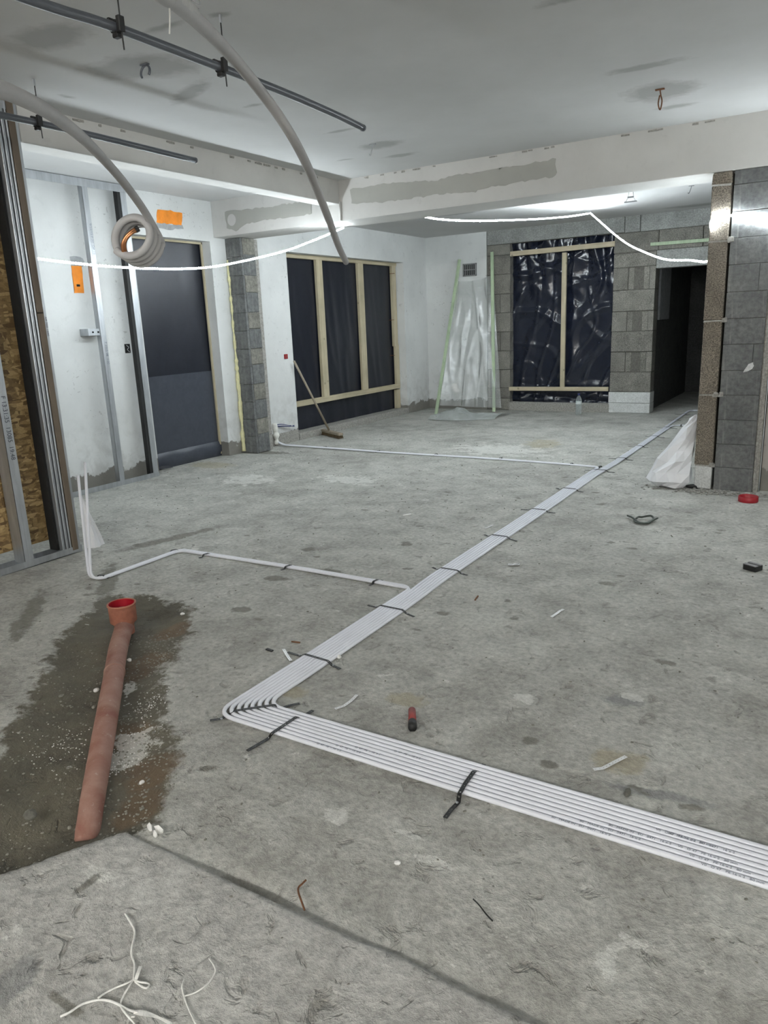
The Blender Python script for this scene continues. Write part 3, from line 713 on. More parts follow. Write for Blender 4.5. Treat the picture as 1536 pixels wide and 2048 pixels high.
bm = B(); box(bm, XT0, XT1, wY0, wY1, wZ1-.045, wZ1, .004, .001); obj('top_rail', bm, MT['timber_y'], t)
for p in ((784, 547), (783, 640), (785, 711)):
    a = PX(*p, xw+.1); bm = B(); tube(bm, [(xw+.06, a.y, a.z), (xw+.13, a.y+.02, a.z)], .004, 6); obj('nail', bm, MT['rust'], t)
# window 2
yw = YB+.125
t = thing('window_sheeting', 'glossy creased black plastic film over the window in the back block wall', 'plastic sheet', (-3.4, yw, 0))
sheet('film', (-4.13, yw, .115), (-2.66, yw, .115), (-4.13, yw, 2.315), (-2.66, yw, 2.315), (0, -1, 0), MT['black_film'], t, 40, 'crumple', 110, 150)
bm = B(); box(bm, -4.12, -2.67, yw+.08, yw+.11, 0, 2.3); obj('backing', bm, MT['hole'], t)
t = thing('timber_frame', 'pale pine cross frame in front of the glossy black back window', 'timber frame', (-3.4, yw-.04, 0))
a, b_ = PY(1022, 508, YB), PY(1234, 487, YB); bm = B(); bar(bm, (-4.115, YB+.01, a.z), (-2.675, YB+.01, b_.z), .045, .065, bev=.003); obj('top_rail', bm, MT['timber_h'], t)
bm = B(); bar(bm, (-4.13, YB+.005, .31), (-2.70, YB+.005, .318), .045, .055, bev=.003); obj('lower_rail', bm, MT['timber_h'], t)
a, b_ = PY(1129, 505, YB), PY(1120, 772, YB); bm = B(); box(bm, a.x-.032, a.x+.03, YB-.005, YB+.035, .335, a.z, .003); obj('upright', bm, MT['timber'], t)
bm = B(); box(bm, -4.135, -2.68, YB-.015, YB+.22, -.03, .118, .006, .003); struct('window_2_sill', bm, MT['mortar'])

# clear sheet between two green battens
g1a, g1b = FL(872, 830), PY(919, 519, 10.20)
g2a, g2b = FL(988, 825, 0), PY(984, 504, 10.22)
g1b.y = 10.205; g1a = Vector((g1a.x, g1a.y, 0.0))
for a, b_, l in ((g1a, g1b, 'slanting pale green timber batten left of the clear plastic sheet'), (g2a, g2b, 'upright pale green timber batten at the right of the clear plastic sheet')):
    bm = B(); bar(bm, a+Vector((0, 0, .01)), b_, .045, .022, Vector((0, -1, .3)), .003); t = one('green_batten', bm, MT['green'], l, 'batten', 'green battens')
def clearfn(u, v):
    L = g1a.lerp(g1b, .06+v*.80)+Vector((0.02, .03, 0)); R = g2a.lerp(g2b, .03+v*.83)+Vector((.10*(1-v), .03, 0))
    p = L.lerp(R, u); b2 = .03*max(0, 1-abs(N(u*4+1, v*1.3, 2))*3.2) + .03*max(0, 1-abs(N(u*3.1+7+v, v*1.9, 2))*3.5) + .02*N(u*2.2+9, v*2.5, 3)
    p += Vector((0, -b2*(math.sin(u*math.pi)*.8+.2), -.03*math.sin(u*math.pi)*v)); p.y = min(p.y, YB-.02); return p
bm = B(); grid(bm, clearfn, 70, 90)
t = thing('clear_plastic_sheet', 'crinkled translucent plastic sheet hanging between two green battens', 'plastic sheet', FL(930, 828))
obj('hanging_film', bm, MT['clear_film'], t, True)
bm = B()
cl, crr = FL(885, 832), FL(1012, 832)
def pud(u, v):
    a = cl.lerp(crr, u); yo = -0.05 + v*(.62 if u > .1 else .3)
    h = (.10*math.exp(-((u-.30)/.16)**2)+.05)*math.sin(math.pi*min(1, v*1.1))**1.2*(1+.5*N(u*7, v*4)) + .006
    return Vector((a.x+.02*N(u*5, v*5), a.y-.40+yo-.12*math.sin(u*math.pi)*(1-v), max(.012, h)))
grid(bm, pud, 50, 24); obj('crumpled_foot', bm, MT['clear_film'], t, True)

# vent
t = thing('vent_grille', 'square grey vent grille high on the white end wall', 'vent', (-4.735, YB, 1.92))
x0, x1, z0, z1 = -4.84, -4.628, 1.918, 2.092
bm = B(); box(bm, x0, x0+.016, YB-.018, YB+.002, z0, z1); box(bm, x1-.016, x1, YB-.018, YB+.002, z0, z1); box(bm, x0, x1, YB-.018, YB+.002, z0, z0+.014); box(bm, x0, x1, YB-.018, YB+.002, z1-.014, z1); obj('frame', bm, MT['vent'], t)
bm = B(); box(bm, x0, x1, YB-.003, YB+.001, z0, z1); obj('dark_backing', bm, MT['hole'], t)
for i in range(6):
    x = x0+.022+(i+.5)*(x1-x0-.03)/6.0; bm = B(); box(bm, x-.005, x+.005, YB-.014, YB-.002, z0, z1); obj('slat', bm, MT['vent'], t)
bm = B(); box(bm, x0, x1, YB-.016, YB-.002, (z0+z1)/2-.005, (z0+z1)/2+.005); obj('cross_bar', bm, MT['vent'], t)

# green batten above doorway
bm = B(); a, b_ = PY(1302, 489, YB), PY(1424, 480, YB); bar(bm, (a.x, YB-.022, a.z), (b_.x+.5, YB-.022, b_.z-.003), .03, .04, bev=.003)
one('green_batten', bm, MT['green'], 'level pale green batten across the blocks above the dark doorway', 'batten', 'green battens')

# ================================================================== OSB PARTITION AND METAL FRAMES
def cstud(bm, y0, y1, x0, x1, z0, z1, lip=.006):
    """C stud: flange facing +x at x1, web on the low-y side"""
    box(bm, x1-.002, x1, y0, y1, z0, z1); box(bm, x0, x0+.002, y0, y1, z0, z1); box(bm, x0, x1, y0, y0+.002, z0, z1)
    box(bm, x1-.004, x1+.001, y0+(y1-y0)*.45, y0+(y1-y0)*.55, z0, z1)
t = thing('stud_partition', 'metal stud partition backed with brown strand board, beside the alcove', 'partition', (-4.02, 2.3, 0))
XF = -3.97
bm = B(); box(bm, -4.085, -4.073, -1.2, 2.40, .10, 2.54); obj('strand_board', bm, MT['osb'], t)
bm = B(); box(bm, -4.085, -4.073, 2.403, 2.66, .10, 2.54); obj('strand_board', bm, MT['osb'], t)
for yc in (-.8, -.2, .4, 1.0, 1.6): 
    bm = B(); cstud(bm, yc, yc+.05, XF-.1, XF, .03, 2.52); obj('stud', bm, MT['steel'], t)
a = PX(68, 1108, XF); b_ = PX(48, 1108, XF)
bm = B(); cstud(bm, 2.405, 2.462, XF-.1, XF, .03, 2.52); st = obj('stud', bm, MT['steel'], t)
bm = B(); box(bm, XF-.1, XF+.002, -1.2, 2.75, .0, .004); box(bm, XF, XF+.002, -1.2, 2.79, 0, .042); box(bm, XF-.1, XF-.098, -1.2, 2.75, 0, .042); obj('floor_track', bm, MT['steel'], t)
bm = B(); box(bm, XF, XF+.002, -1.2, 2.72, 2.50, 2.54); box(bm, XF-.1, XF, -1.2, 2.72, 2.536, 2.54); obj('head_track', bm, MT['steel'], t)
bm = B(); box(bm, XF-.1, XF-.03, 2.640, 2.657, .04, 2.54); obj('gap_shade', bm, MT['hole'], t)  # black strip stands in for the shade inside the gap
for k in range(5):
    y = 2.657+k*.013; bm = B(); box(bm, XF-.09, XF+(.003 if k % 2 == 0 else -.006), y, y+.009, .03, 2.54, .002); obj('stud_lip', bm, MT['steel'], t)
bm = B(); box(bm, XF-.1, XF+.004, 2.724, 2.764, .02, 1.44, .002); box(bm, XF-.1, XF+.004, 2.724, 2.764, 1.444, 2.56, .002); obj('brown_board', bm, MT['dark_timber'], t)
bm = B(); box(bm, XF-.11, XF, 2.765, 2.782, .03, 2.56, .001); obj('edge_stud', bm, MT['steel'], t)
def text(s, loc, rot, size, mat, parent):
    cu = bpy.data.curves.new('lettering', 'FONT'); cu.body = s; cu.size = size; cu.extrude = .0002; cu.materials.append(mat)
    oc = bpy.data.objects.new('tmp', cu); me = bpy.data.meshes.new_from_object(oc); bpy.data.objects.remove(oc); me.name = 'lettering'; me.materials.clear(); me.materials.append(mat)
    o = bpy.data.objects.new('lettering', me); C.objects.link(o); o.parent = parent; o.location = Vector(loc)-Vector(parent.location); o.rotation_euler = rot; return o
inkm = simple('ink', (0.07, 0.075, 0.09), 0.8)
inkl = simple('faded_ink', (0.22, 0.24, 0.28), 0.8)
R90 = math.pi/2
Mx = Matrix(((0, 0, 1), (0, 1, 0), (-1, 0, 0)))   # baseline downward, facing +x
txrot = Mx.to_euler()
text('F 13:31:35  13085  19:48', (XF+.0016, 2.425, 1.0), txrot, .036, inkm, t)
text('F 13:31:35  13085', (XF+.0016, 2.425, 1.75), txrot, .036, inkm, t)
text('AIR 7000  13085', (XF+.0012, 2.769, 1.42), txrot, .016, inkm, t)

XG = -5.45
t = thing('metal_wall_frame', 'galvanised metal stud frame standing in front of the white alcove wall', 'metal frame', (XG+.0, 4.3, 0))
XG1 = -5.40
for y0, y1 in ((3.05, 3.10), (3.68, 3.73), (4.27, 4.325)):
    bm = B(); cstud(bm, y0, y1, XG1-.048, XG1, .01, 2.50); o = obj('stud', bm, MT['steel'], t)
bm = B(); box(bm, XG1-.002, XG1, 4.655, 4.715, .01, 2.51); box(bm, XG1-.05, XG1-.002, 4.711, 4.715, .01, 2.51); box(bm, XG1-.05, XG1-.048, 4.655, 4.715, .01, 2.51); obj('end_stud', bm, MT['steel'], t)
bm = B(); box(bm, XG1-.052, XG1-.004, 4.625, 4.655, .03, 2.50); obj('dark_channel', bm, MT['rubber'], t)
bm = B(); box(bm, XG1, XG1+.002, 2.8, 4.72, 2.485, 2.54); box(bm, XG1-.052, XG1, 2.8, 4.72, 2.535, 2.54); box(bm, XG1, XG1+.003, 2.8, 4.72, 2.478, 2.486); obj('head_track', bm, MT['steel'], t)
bm = B(); box(bm, XG1-.052, XG1, 2.8, 4.72, .0, .006); box(bm, XG1, XG1+.002, 2.8, 4.72, 0, .045); obj('floor_track', bm, MT['steel'], t)
a, b_ = PX(168, 658, -5.46), PX(200, 671, -5.46)
bm = B(); box(bm, WD, XG1-.01, a.y, b_.y+.01, b_.z, a.z-.0, .002); br = obj('wall_bracket', bm, MT['steel'], t)
for q in (.3, .65):
    bm = B(); y = a.y+(b_.y-a.y)*q; box(bm, XG1-.012, XG1-.008, y-.008, y+.008, b_.z+.022, b_.z+.036); obj('bolt_hole', bm, MT['hole'], br)
text('9/12/15 F 30  DP 15', (XG1+.0018, 4.30, 2.2), txrot, .030, inkl, t)
text('F 2005 08  1:20', (XG1+.0018, 4.30, 1.25), txrot, .030, inkl, t)

# red box, cable hole with foam
a = PX(571, 713, WL); bm = B(); box(bm, WL, WL+.012, a.y-.03, a.y+.03, a.z-.026, a.z+.026, .003); t = thing('red_socket_box', 'small red square box on the white wall left of the wide window', 'socket', (WL, a.y, a.z-.026))
obj('cover', bm, MT['redcap'], t)
bm = B(); box(bm, WL+.011, WL+.0135, a.y-.018, a.y+.018, a.z-.015, a.z+.015, .001); obj('inner_face', bm, MT['dullred'], t)
bm = B(); pts = [Vector((WL+.01, 6.50+.02*N(z*8, 1), z)) for z in np.arange(.02, .27, .02)]; tube(bm, pts, [.020+.024*rnd.random() for _ in pts], 8)
one('foam_filled_slot', bm, MT['whitefoam'], 'lumpy white foam in the slot at the foot of the wall beside the block column', 'foam', smooth=True)
t = thing('cable_tails', 'short blue cable tails sticking out at the foot of the white wall', 'cable', (WL, 6.6, .2))
for k, (dy, dz) in enumerate(((0, 0), (.01, .012), (.0, .02))):
    bm = B(); tube(bm, spline([(WL+.01, 6.52, .22+dz), (WL+.03, 6.60, .215+dz), (WL+.04, 6.70+dy, .20+dz*.5), (WL+.045, 6.80+dy*2, .195-dz*.4)], 5), .006, 6); obj('cable', bm, MT['blue'] if k != 1 else MT['white'], t, True)

# ================================================================== LED STRIPS
def led(pts, label, beads=True, r=.0042, m='led'):
    pts = [Vector(p) for p in pts]
    t = thing('led_strip', label, 'light strip', pts[0], 'LED strips')
    bm = B(); tube(bm, pts, r, 6); obj('glowing_strip', bm, MT[m], t)
    if beads:
        bm = B(); L = 0
        for a, b_ in zip(pts, pts[1:]):
            n = max(1, int((b_-a).length/.017))
            for k in range(n):
                p = a.lerp(b_, (k+.5)/n); box(bm, p.x-.0035, p.x+.0035, p.y-.0035, p.y+.0035, p.z-.005, p.z+.0085)
        o = obj('light_chips', bm, MT['bead'], t); o['kind'] = 'stuff'
    return t
s1px = [(70, 517, -4.55), (160, 528, -4.52), (260, 536, -4.47), (370, 538, -4.42), (450, 530, -4.37), (560, 505, -4.29), (620, 484, -4.22), (683, 455, -4.13)]
s1 = [PX(*q) for q in s1px]; s1 = [s1[0]*2-s1[1]+Vector((0, -.25, .03))]+s1; s1[-1].y = 6.15; s1[-1].z = min(s1[-1].z, 2.2)
led(spline(s1, 8), 'sagging white light strip across the alcove in front of the block column')
s2px = [(832, 432, 6.33), (880, 439, 6.7), (940, 442, 7.15), (1010, 441, 7.7), (1080, 438, 8.3), (1140, 433, 8.8), (1178, 427, 9.15)]
s2 = [Vector((-4.3, 6.33, 2.27)), Vector((-3.9, 6.31, 2.30))]+[PY(*q) for q in s2px]  # first two points: added hidden run behind the beam, brightens the floor there
led(spline(s2, 8), 'long white light strip sagging below the far ceiling to a hook', m='led_far')
s3px = [(1180, 426, 9.17), (1205, 448, 8.9), (1230, 470, 8.6), (1258, 490, 8.3), (1290, 505, 8.0), (1330, 519, 7.6), (1380, 521, 7.0), (1420, 520, 6.6)]
s3 = [PY(*q) for q in s3px]; s3.append(Vector((-.90, 6.35, 1.86)))
led(spline(s3, 8), 'white light strip swooping down from the hook above the dark doorway', m='led_far')
s4 = [Vector((-.90, 6.2, 1.84))]+[PY(*q, 5.855) for q in ((1421, 455), (1422, 444), (1430, 433), (1455, 431), (1480, 434), (1510, 438), (1536, 441))]
led(spline(s4, 5)+[Vector((-.2, 5.80, 1.84)), Vector((.6, 5.75, 1.95)), Vector((1.6, 5.75, 2.05)), Vector((2.6, 5.7, 2.1))], 'white light strip wrapped around the brown block pillar and along the wall')
s5 = [Vector((3.5, -.6, 2.42)), Vector((3.5, -1.8, 2.38)), Vector((2.8, -3.0, 2.42)), Vector((1.2, -3.08, 2.38)), Vector((-.6, -3.08, 2.42)), Vector((-2.4, -3.08, 2.38)), Vector((-3.6, -3.0, 2.4))]
led(spline(s5, 6), 'added unseen fill strip high around the walls behind the camera', False, .0045, 'fill_rear')  # added out of view only to brighten the foreground

# ================================================================== CEILING PIPES AND HANGERS
def conduit(X, ys_, label):
    t = thing('grey_conduit', label, 'pipe', (X, ys_[0][0], ys_[0][1]), 'grey pipes under the ceiling')
    pts = spline([(X, y, z) for y, z in ys_], 6)
    bm = B(); tube(bm, pts, .0165, 16); obj('pipe', bm, MT['conduit'], t, True)
    e = pts[-1]; bm = B(); lathe(bm, [(.0165, e.z), (.0182, e.z)], 0, 0, 4) if False else tube(bm, [e-Vector((0, .012, 0)), e+Vector((0, .001, 0))], .0172, 16); obj('end_rim', bm, MT['conduit'], t)
    return t
conduit(-2.32, [(-.2, 2.345), (.9, 2.34), (1.73, 2.345), (2.05, 2.358), (2.58, 2.356), (2.99, 2.353), (3.40, 2.34), (3.69, 2.322)], 'dark grey pipe nearer the middle of the ceiling, the longer of two')
conduit(-3.58, [(.8, 2.34), (1.8, 2.345), (2.6, 2.351), (3.0, 2.35), (3.71, 2.338)], 'dark grey pipe nearer the left wall, the shorter of two')
def hanger(X, Y, zp, label):
    t = thing('pipe_hanger', label, 'hanger', (X, Y, zp), 'pipe hangers')
    x = X+.022
    bm = B(); tube(bm, [(x, Y, ZC), (x, Y+.002, zp), (x+.002, Y+.003, zp-.075)], .0028, 6); obj('threaded_rod', bm, MT['black'], t)
    bm = B(); tube(bm, [(x, Y, ZC), (x, Y, ZC-.03)], .006, 8); obj('anchor', bm, MT['steel'], t)
    bm = B(); pts = [Vector((X+math.cos(a)*.021, Y, zp+math.sin(a)*.021)) for a in np.linspace(.3, 2*math.pi-.1, 16)]
    for a, b_ in zip(pts, pts[1:]): bar(bm, a, b_, .022, .005, Vector((0, 0, 0))+(a-Vector((X, Y, zp))).normalized())
    obj('clamp_ring', bm, MT['rubber'], t)
    bm = B(); box(bm, X-.03, X-.018, Y-.014, Y+.014, zp+.01, zp+.034, .002); obj('clamp_lug', bm, MT['rubber'], t); bm = B(); box(bm, X+.014, X+.032, Y-.013, Y+.013, zp-.02, zp+.032, .002); obj('clamp_lug', bm, MT['rubber'], t); bm = B(); box(bm, X-.014, X+.014, Y-.012, Y+.012, zp-.034, zp-.02, .003); obj('clamp_foot', bm, MT['rubber'], t)
hanger(-2.32, 2.072, 2.359, 'black clip and rod nearest the camera on the longer ceiling pipe')
hanger(-2.32, 2.60, 2.356, 'black clip and rod partway along the longer ceiling pipe, behind the white tube')
hanger(-3.58, 2.615, 2.351, 'black clip and rod on the shorter grey ceiling pipe by the partition')
# white insulated tube pairs
ptA = [(285, -45, 1.08), (330, -8, 1.17), (345, 0, 1.2), (395, 42, 1.36), (440, 87, 1.52), (485, 137, 1.66), (528, 191, 1.78), (568, 247, 1.86), (603, 308, 1.98), (632, 373, 2.18), (658, 440, 2.45), (677, 492, 2.75), (692, 524, 2.95)]
t = thing('white_tube', 'long white tube curving down from the top edge to a free end', 'tube', PD(*ptA[0]), 'hanging white tubes')
P = spline([PD(*q) for q in ptA], 9); bm = B(); tube(bm, P, .0112, 16); obj('tube', bm, MT['copper_tube'], t, True)
bm = B(); tube(bm, [(p+(q-p).normalized()*0+uu*.003) for p, q in zip(P[2:26], P[3:27])], [.0118+.0008*N(i*.8, 2) for i in range(24)], 12); obj('tape_wrap', bm, MT['wrap'], t, True)
bm = B(); tube(bm, [PD(338+i*5.2, -14+i*4.6, 1.145+i*.018)+uu*.0105 for i in range(12)], .0016, 5); obj('loose_fold', bm, MT['copper_tube'], t)
ptB = [(-60, 165, 1.0), (0, 178, 1.12), (60, 204, 1.25), (110, 233, 1.42), (165, 276, 1.7), (205, 316, 1.95), (245, 362, 2.15), (275, 402, 2.28), (297, 436, 2.36)]
cc = PD(273, 481, 2.40); vw = (cc-CP).normalized(); ax = (vw*.86 + rr*.40 - uu*.30).normalized(); e1 = uu.cross(ax).normalized(); e2 = ax.cross(e1)
a0, a1 = math.pi-.15, 8*math.pi-.75
pts = [PD(*q) for q in ptB]
nn = 26
for i in range(nn*3+1):
    k = i/(nn*3); a = a0+(a1-a0)*k
    pts.append(cc + e1*math.cos(a)*.0575 + e2*math.sin(a)*.0575 + ax*(.038-.075*k))
tB = thing('coiled_tube', 'white tube arching from the left edge into a hanging coil with copper ends', 'tube', pts[0], 'hanging white tubes')
bm = B(); tube(bm, spline(pts, 6), .0108, 14); obj('tube', bm, MT['copper_tube'], tB, True)
for sgn in (-1, 1):
    Q = spline([PD(x+sgn*2.5, y-sgn*2.0, d-.012) for x, y, d in ptB[:7]], 6); bm = B(); tube(bm, Q, .0035, 6); obj('side_ridge', bm, MT['copper_tube'], tB, True)
for k in range(2):
    q = [PD(247+k*4, 506-k*3, 2.36), PD(245+k*4, 490-k*2, 2.35), PD(251+k*4, 475, 2.345), PD(261+k*3, 464+k*2, 2.345), PD(270+k*2, 458+k*4, 2.35)]
    bm = B(); tube(bm, spline(q, 5), .0045, 8); obj('copper_end', bm, MT['copper'], tB, True)
    bm = B(); tube(bm, [q[-1], q[-1]+(q[-1]-q[-2]).normalized()*.010], .0055, 8); obj('black_cap', bm, MT['rubber'], tB)
# ceiling hooks, wires
def wirehook(px_, py_, z, label, mat, L=.10, kind=0):
    p = FL(px_, py_, z); t = thing('ceiling_hook', label, 'hook', (p.x, p.y, z))
    bm = B(); box(bm, p.x-.025, p.x+.025, p.y-.008, p.y+.008, z-.006, z+.002); obj('plate', bm, mat, t)
    if kind == 0: q = [p, p+Vector((.006, 0, -L*.3)), p+Vector((.014, 0, -L*.6)), p+Vector((.006, 0, -L)), p+Vector((-.006, 0, -L*.7)), p+Vector((0, 0, -L*.3))]
    elif kind == 1: q = [p, p+Vector((-.004, 0, -L*.4)), p+Vector((-.02, 0, -L)), p+Vector((-.03, 0, -L*.9))]
    else: q = [p+Vector((math.cos(a)*.03, math.sin(a)*.006, -.035+math.sin(a)*.03)) for a in np.linspace(-.6, 3.9, 12)]
    bm = B(); tube(bm, spline(q, 4), .004 if kind != 2 else .006, 6); obj('wire', bm, mat, t, True)
wirehook(1320, 178, ZC, 'twisted wire loop hanging from the bare ceiling at the right', MT['rust'], .11)
wirehook(745, 288, ZC, 'short bent wire in the ceiling past the end of the long grey pipe', MT['greyfill'], .07, 1)
wirehook(289, 128, ZC, 'small curled hook in a dark patch of the ceiling left of the white tube', MT['conduit'], .07, 2)
p = FL(1262, 381, ZF); t = thing('light_fitting', 'small white wire fitting on the far ceiling', 'light fitting', (p.x, p.y, ZF-.1))
bm = B(); box(bm, p.x-.05, p.x+.05, p.y-.02, p.y+.02, ZF-.008, ZF+.001); obj('plate', bm, MT['rubber'], t)
for dx in (-.02, .02):
    bm = B(); tube(bm, [(p.x+dx, p.y, ZF), (p.x+dx*1.2, p.y, ZF-.06), (p.x+dx*2.4, p.y, ZF-.10)], .004, 6); obj('wire', bm, MT['white'], t)
bm = B(); box(bm, p.x-.03, p.x+.03, p.y-.012, p.y+.012, ZF-.07, ZF-.055); box(bm, p.x-.06, p.x+.06, p.y-.012, p.y+.012, ZF-.112, ZF-.100); obj('bracket', bm, MT['vent'], t)
wirehook(1383, 371, ZF, 'tiny wire hook on the far ceiling nearer the pillar', MT['vent'], .07, 1)
# thin cord hanging beside the tube
a = PD(338, 2, 1.175); b_ = PD(339, 67, 1.22)
bm = B(); tube(bm, spline([a, a.lerp(b_, .5)+Vector((.001, 0, 0)), b_], 4), .0012, 5); one('hanging_cord', bm, MT['string'], 'short white cord hanging below the top of the long white tube', 'cord')
bm = B()
for p_, q_ in (((352, -6), (398, 18)), ((362, -12), (402, 12)), ((398, -20), (399, 10)), ((366, -20), (367, 8))): tube(bm, [PD(*p_, 2.6), PD(*q_, 2.6)], .0012, 5)
one('wire_bracket', bm, MT['vent'], 'thin pale wire bracket by the top edge behind the long tube', 'bracket')
# thin pipe on the beam below the junction
bm = B(); a = PY(680, 404, YF-.01); b_ = PY(681, 441, YF-.01); tube(bm, [a, b_], .010, 8); one('short_pipe', bm, MT['beam'], 'thin short vertical pipe on the cross beam under the side beam end', 'pipe', smooth=True)

# ================================================================== FLOOR PIPES
R = .0078
def yfore(k): return 1.664+k*.0193
def path8(k):
    xa = -1.698+(k-3.5)*.0162; yk = yfore(k)
    P = [Vector((1.7, yk+.015, R)), Vector((.3, yk+.004, R)), Vector((-.8, yk-.004, R)), Vector((xa-.005, yk-.006+(.004 if k < 4 else 0), R)), Vector((xa, 2.05, R)), Vector((xa, 2.88, R))]
    rad = [.2, .2, .085, .2]
    if k < 2:   # leave to the left at the first branch
        yb = 3.052 + (1-k)*-.0 - k*.0185 + .01; xr = -3.382+k*.017
        P += [Vector((xa, yb, R)), Vector((-2.4, yb+.015, R)), Vector((xr, yb-.01, R)), Vector((xr-.008, 2.472, R)), Vector((xr-.10, 2.44 - 0.0, .05)), Vector((-3.497+k*.05, 2.475+k*.03, .585+k*.07))]
        P[-2] = Vector((-3.485+k*.028, 2.462, .004))
        P[-3] = Vector((xr-.002, 2.60, R)); 
        rad += [.06, .3, .06, .12, .06]
        P = P[:9] + [Vector((xr-.004, 2.462, R)), Vector((xr-.085, 2.452, R)), Vector((-3.50+k*.035, 2.50+k*.03, .57+k*.07))]
        rad = [.2, .2, .085, .2, .3, .06, .3, .06, .04, .075]
        return densify(fillet(P, rad, 7), .25)
    xb = -1.703+(k-4.5)*.0186
    P += [Vector((xb, 3.2, R)), Vector((xb, 4.7, R)), Vector((-1.712+(k-4.5)*.0178, 6.1, R))]; rad += [.2, .2, .2]
    if k < 4:
        yb = 6.40+(3-k)*.018; xe = -5.35
        P += [Vector((-1.712+(k-4.5)*.0178+.01, yb, R)), Vector((-2.1, yb+.04, R)), Vector((-2.8, yb+.085, R)), Vector((-3.9, yb+.08, R)), Vector((xe, yb+.10, R+.01)), Vector((-5.43, yb+.10, .05))]; rad += [.2, .05, .2, .2, .2, .05]
        P[8+1] = Vector((-1.715+(k-4.5)*.0178, yb, R))
        return densify(fillet(P, [.2, .2, .085, .2, .2, .2, .2, .2, .05, .2, .2, .2, .05][:len(P)-2], 6), .4)
    xc = -1.670+(k-5.5)*.0168
    P += [Vector((xc, 6.6, R)), Vector((xc, 8.6, R))]
    if k >= 6:
        yb = 9.18+(7-k)*-.018+.0; P += [Vector((xc, yb, R)), Vector((-1.2, yb+.02, R)), Vector((.6, yb, R))]
    else:
        P += [Vector((-1.70+(k-4.5)*.0175, 9.3, R)), Vector((-1.71+(k-4.5)*.0175, 10.66+(5-k)*-.018*0+(4-k)*-.018*-1, R)), Vector((-.2, 10.68+(4-k)*-.018*-1, R))]
    return densify(fillet(P, [.2, .2, .085]+[.2]*9, 6) if False else fillet(P, ([.2, .2, .085]+[.15]*12)[:len(P)-2], 6), .4)
dest = ['turning left at the first branch to the tall end', 'turning left at the first branch to the short end', 'turning left at the far branch', 'turning left at the far branch', 'running to the doorway', 'running to the doorway', 'turning right behind the white bag', 'turning right behind the white bag']
ordn = ['outermost white floor pipe at the bend', 'second white floor pipe from the outside of the bend', 'third white floor pipe from the outside of the bend', 'fourth white floor pipe from the outside of the bend', 'fifth white floor pipe from the outside of the bend', 'sixth white floor pipe from the outside of the bend', 'seventh white floor pipe from the outside of the bend', 'innermost white floor pipe at the bend']
dest[0] = 'ending in the shorter riser'; dest[1] = 'ending in the taller riser'
for k in range(8):
    bm = B(); tube(bm, path8(k), R, 10)
    t = thing('floor_pipe', ordn[k]+', '+dest[k], 'pipe', (-1.7, 1.7, 0), 'white pipes on the floor')
    obj('pipe', bm, MT['tube'], t, True)
    if k in (0, 1, 2, 4):
        for x, s in ((-1.32+k*.06, 'O  47   PE  -  16  x 2'), (-.55+k*.07, '80   MADE IN   EU   0471   16 x 2'), (-.18-k*.03, 'V0   O 47   PE 16 x 2   80 mm')):
            tt = text(s, (x, yfore(k)-.006, R*2.02), (0, 0, 0), .011, inkl, t)

# ================================================================== PERFORATED STRAPS
def ribbon(pts, wdt, parent, mat, holes=True, pitch=.016, name='band', th=.0014, updir=Vector((0, 0, 1))):
    P = densify([Vector(p) for p in pts], .004); out = [P[0]]; acc = 0
    seg = [0]
    for a, b_ in zip(P, P[1:]): seg.append(seg[-1]+(b_-a).length)
    L = seg[-1]; n = max(2, int(L/(pitch/3)))
    n -= n % 3; n = max(n, 3)
    def at(s):
        i = int(np.searchsorted(seg, s)); i = min(max(i, 1), len(P)-1); d = seg[i]-seg[i-1]; return P[i-1].lerp(P[i], (s-seg[i-1])/d if d else 0)
    bm = B(); rows = []
    for i in range(n+1):
        s = L*i/n; p = at(s); d = (at(min(L, s+.003))-at(max(0, s-.003))).normalized(); sd = d.cross(updir); sd = sd.normalized() if sd.length > 1e-5 else Vector((1, 0, 0))
        rows.append([bm.verts.new(p+sd*wdt*q) for q in (-.5, -.17, .17, .5)])
    for i in range(n):
        for j in range(3):
            if holes and j == 1 and i % 3 == 1: continue
            bm.faces.new((rows[i][j], rows[i+1][j], rows[i+1][j+1], rows[i][j+1]))
    o = obj(name, bm, mat, parent); m = o.modifiers.new('solid', 'SOLIDIFY'); m.thickness = th; m.offset = 1 if updir.z > 0 else 0
    return o
def strap(A, a, b_, Bq, label, z=.0172, wdt=.012, holes=True, grp='black straps over the main pipes', zt=.004):
    """A tail end, a edge of bundle, b_ other edge, Bq tail end (floor xy)"""
    A, a, b_, Bq = [Vector((p[0], p[1], 0)) for p in (A, a, b_, Bq)]; d = (b_-a).normalized()
    t = thing('pipe_strap', label, 'strap', (a+b_)/2, grp)
    up = Vector((0, 0, z)); f = Vector((0, 0, zt))
    pts = [A+f, a-d*.016+f*.7, a-d*.003+up*.75, a+d*.006+up, b_-d*.006+up, b_+d*.003+up*.75, b_+d*.016+f*.7, Bq+f]
    ribbon(pts, wdt, t, MT['black'], holes)
    for q, e in ((a-d*.022, A), (b_+d*.022, Bq)):
        bm = B(); lathe(bm, [(.0005, .0085), (.004, .0075), (.0045, .0055), (.0045, .003)], q.x, q.y, 8); obj('screw', bm, MT['steel'], t)
    return t
F2 = lambda x, y: FL(x, y, .004)
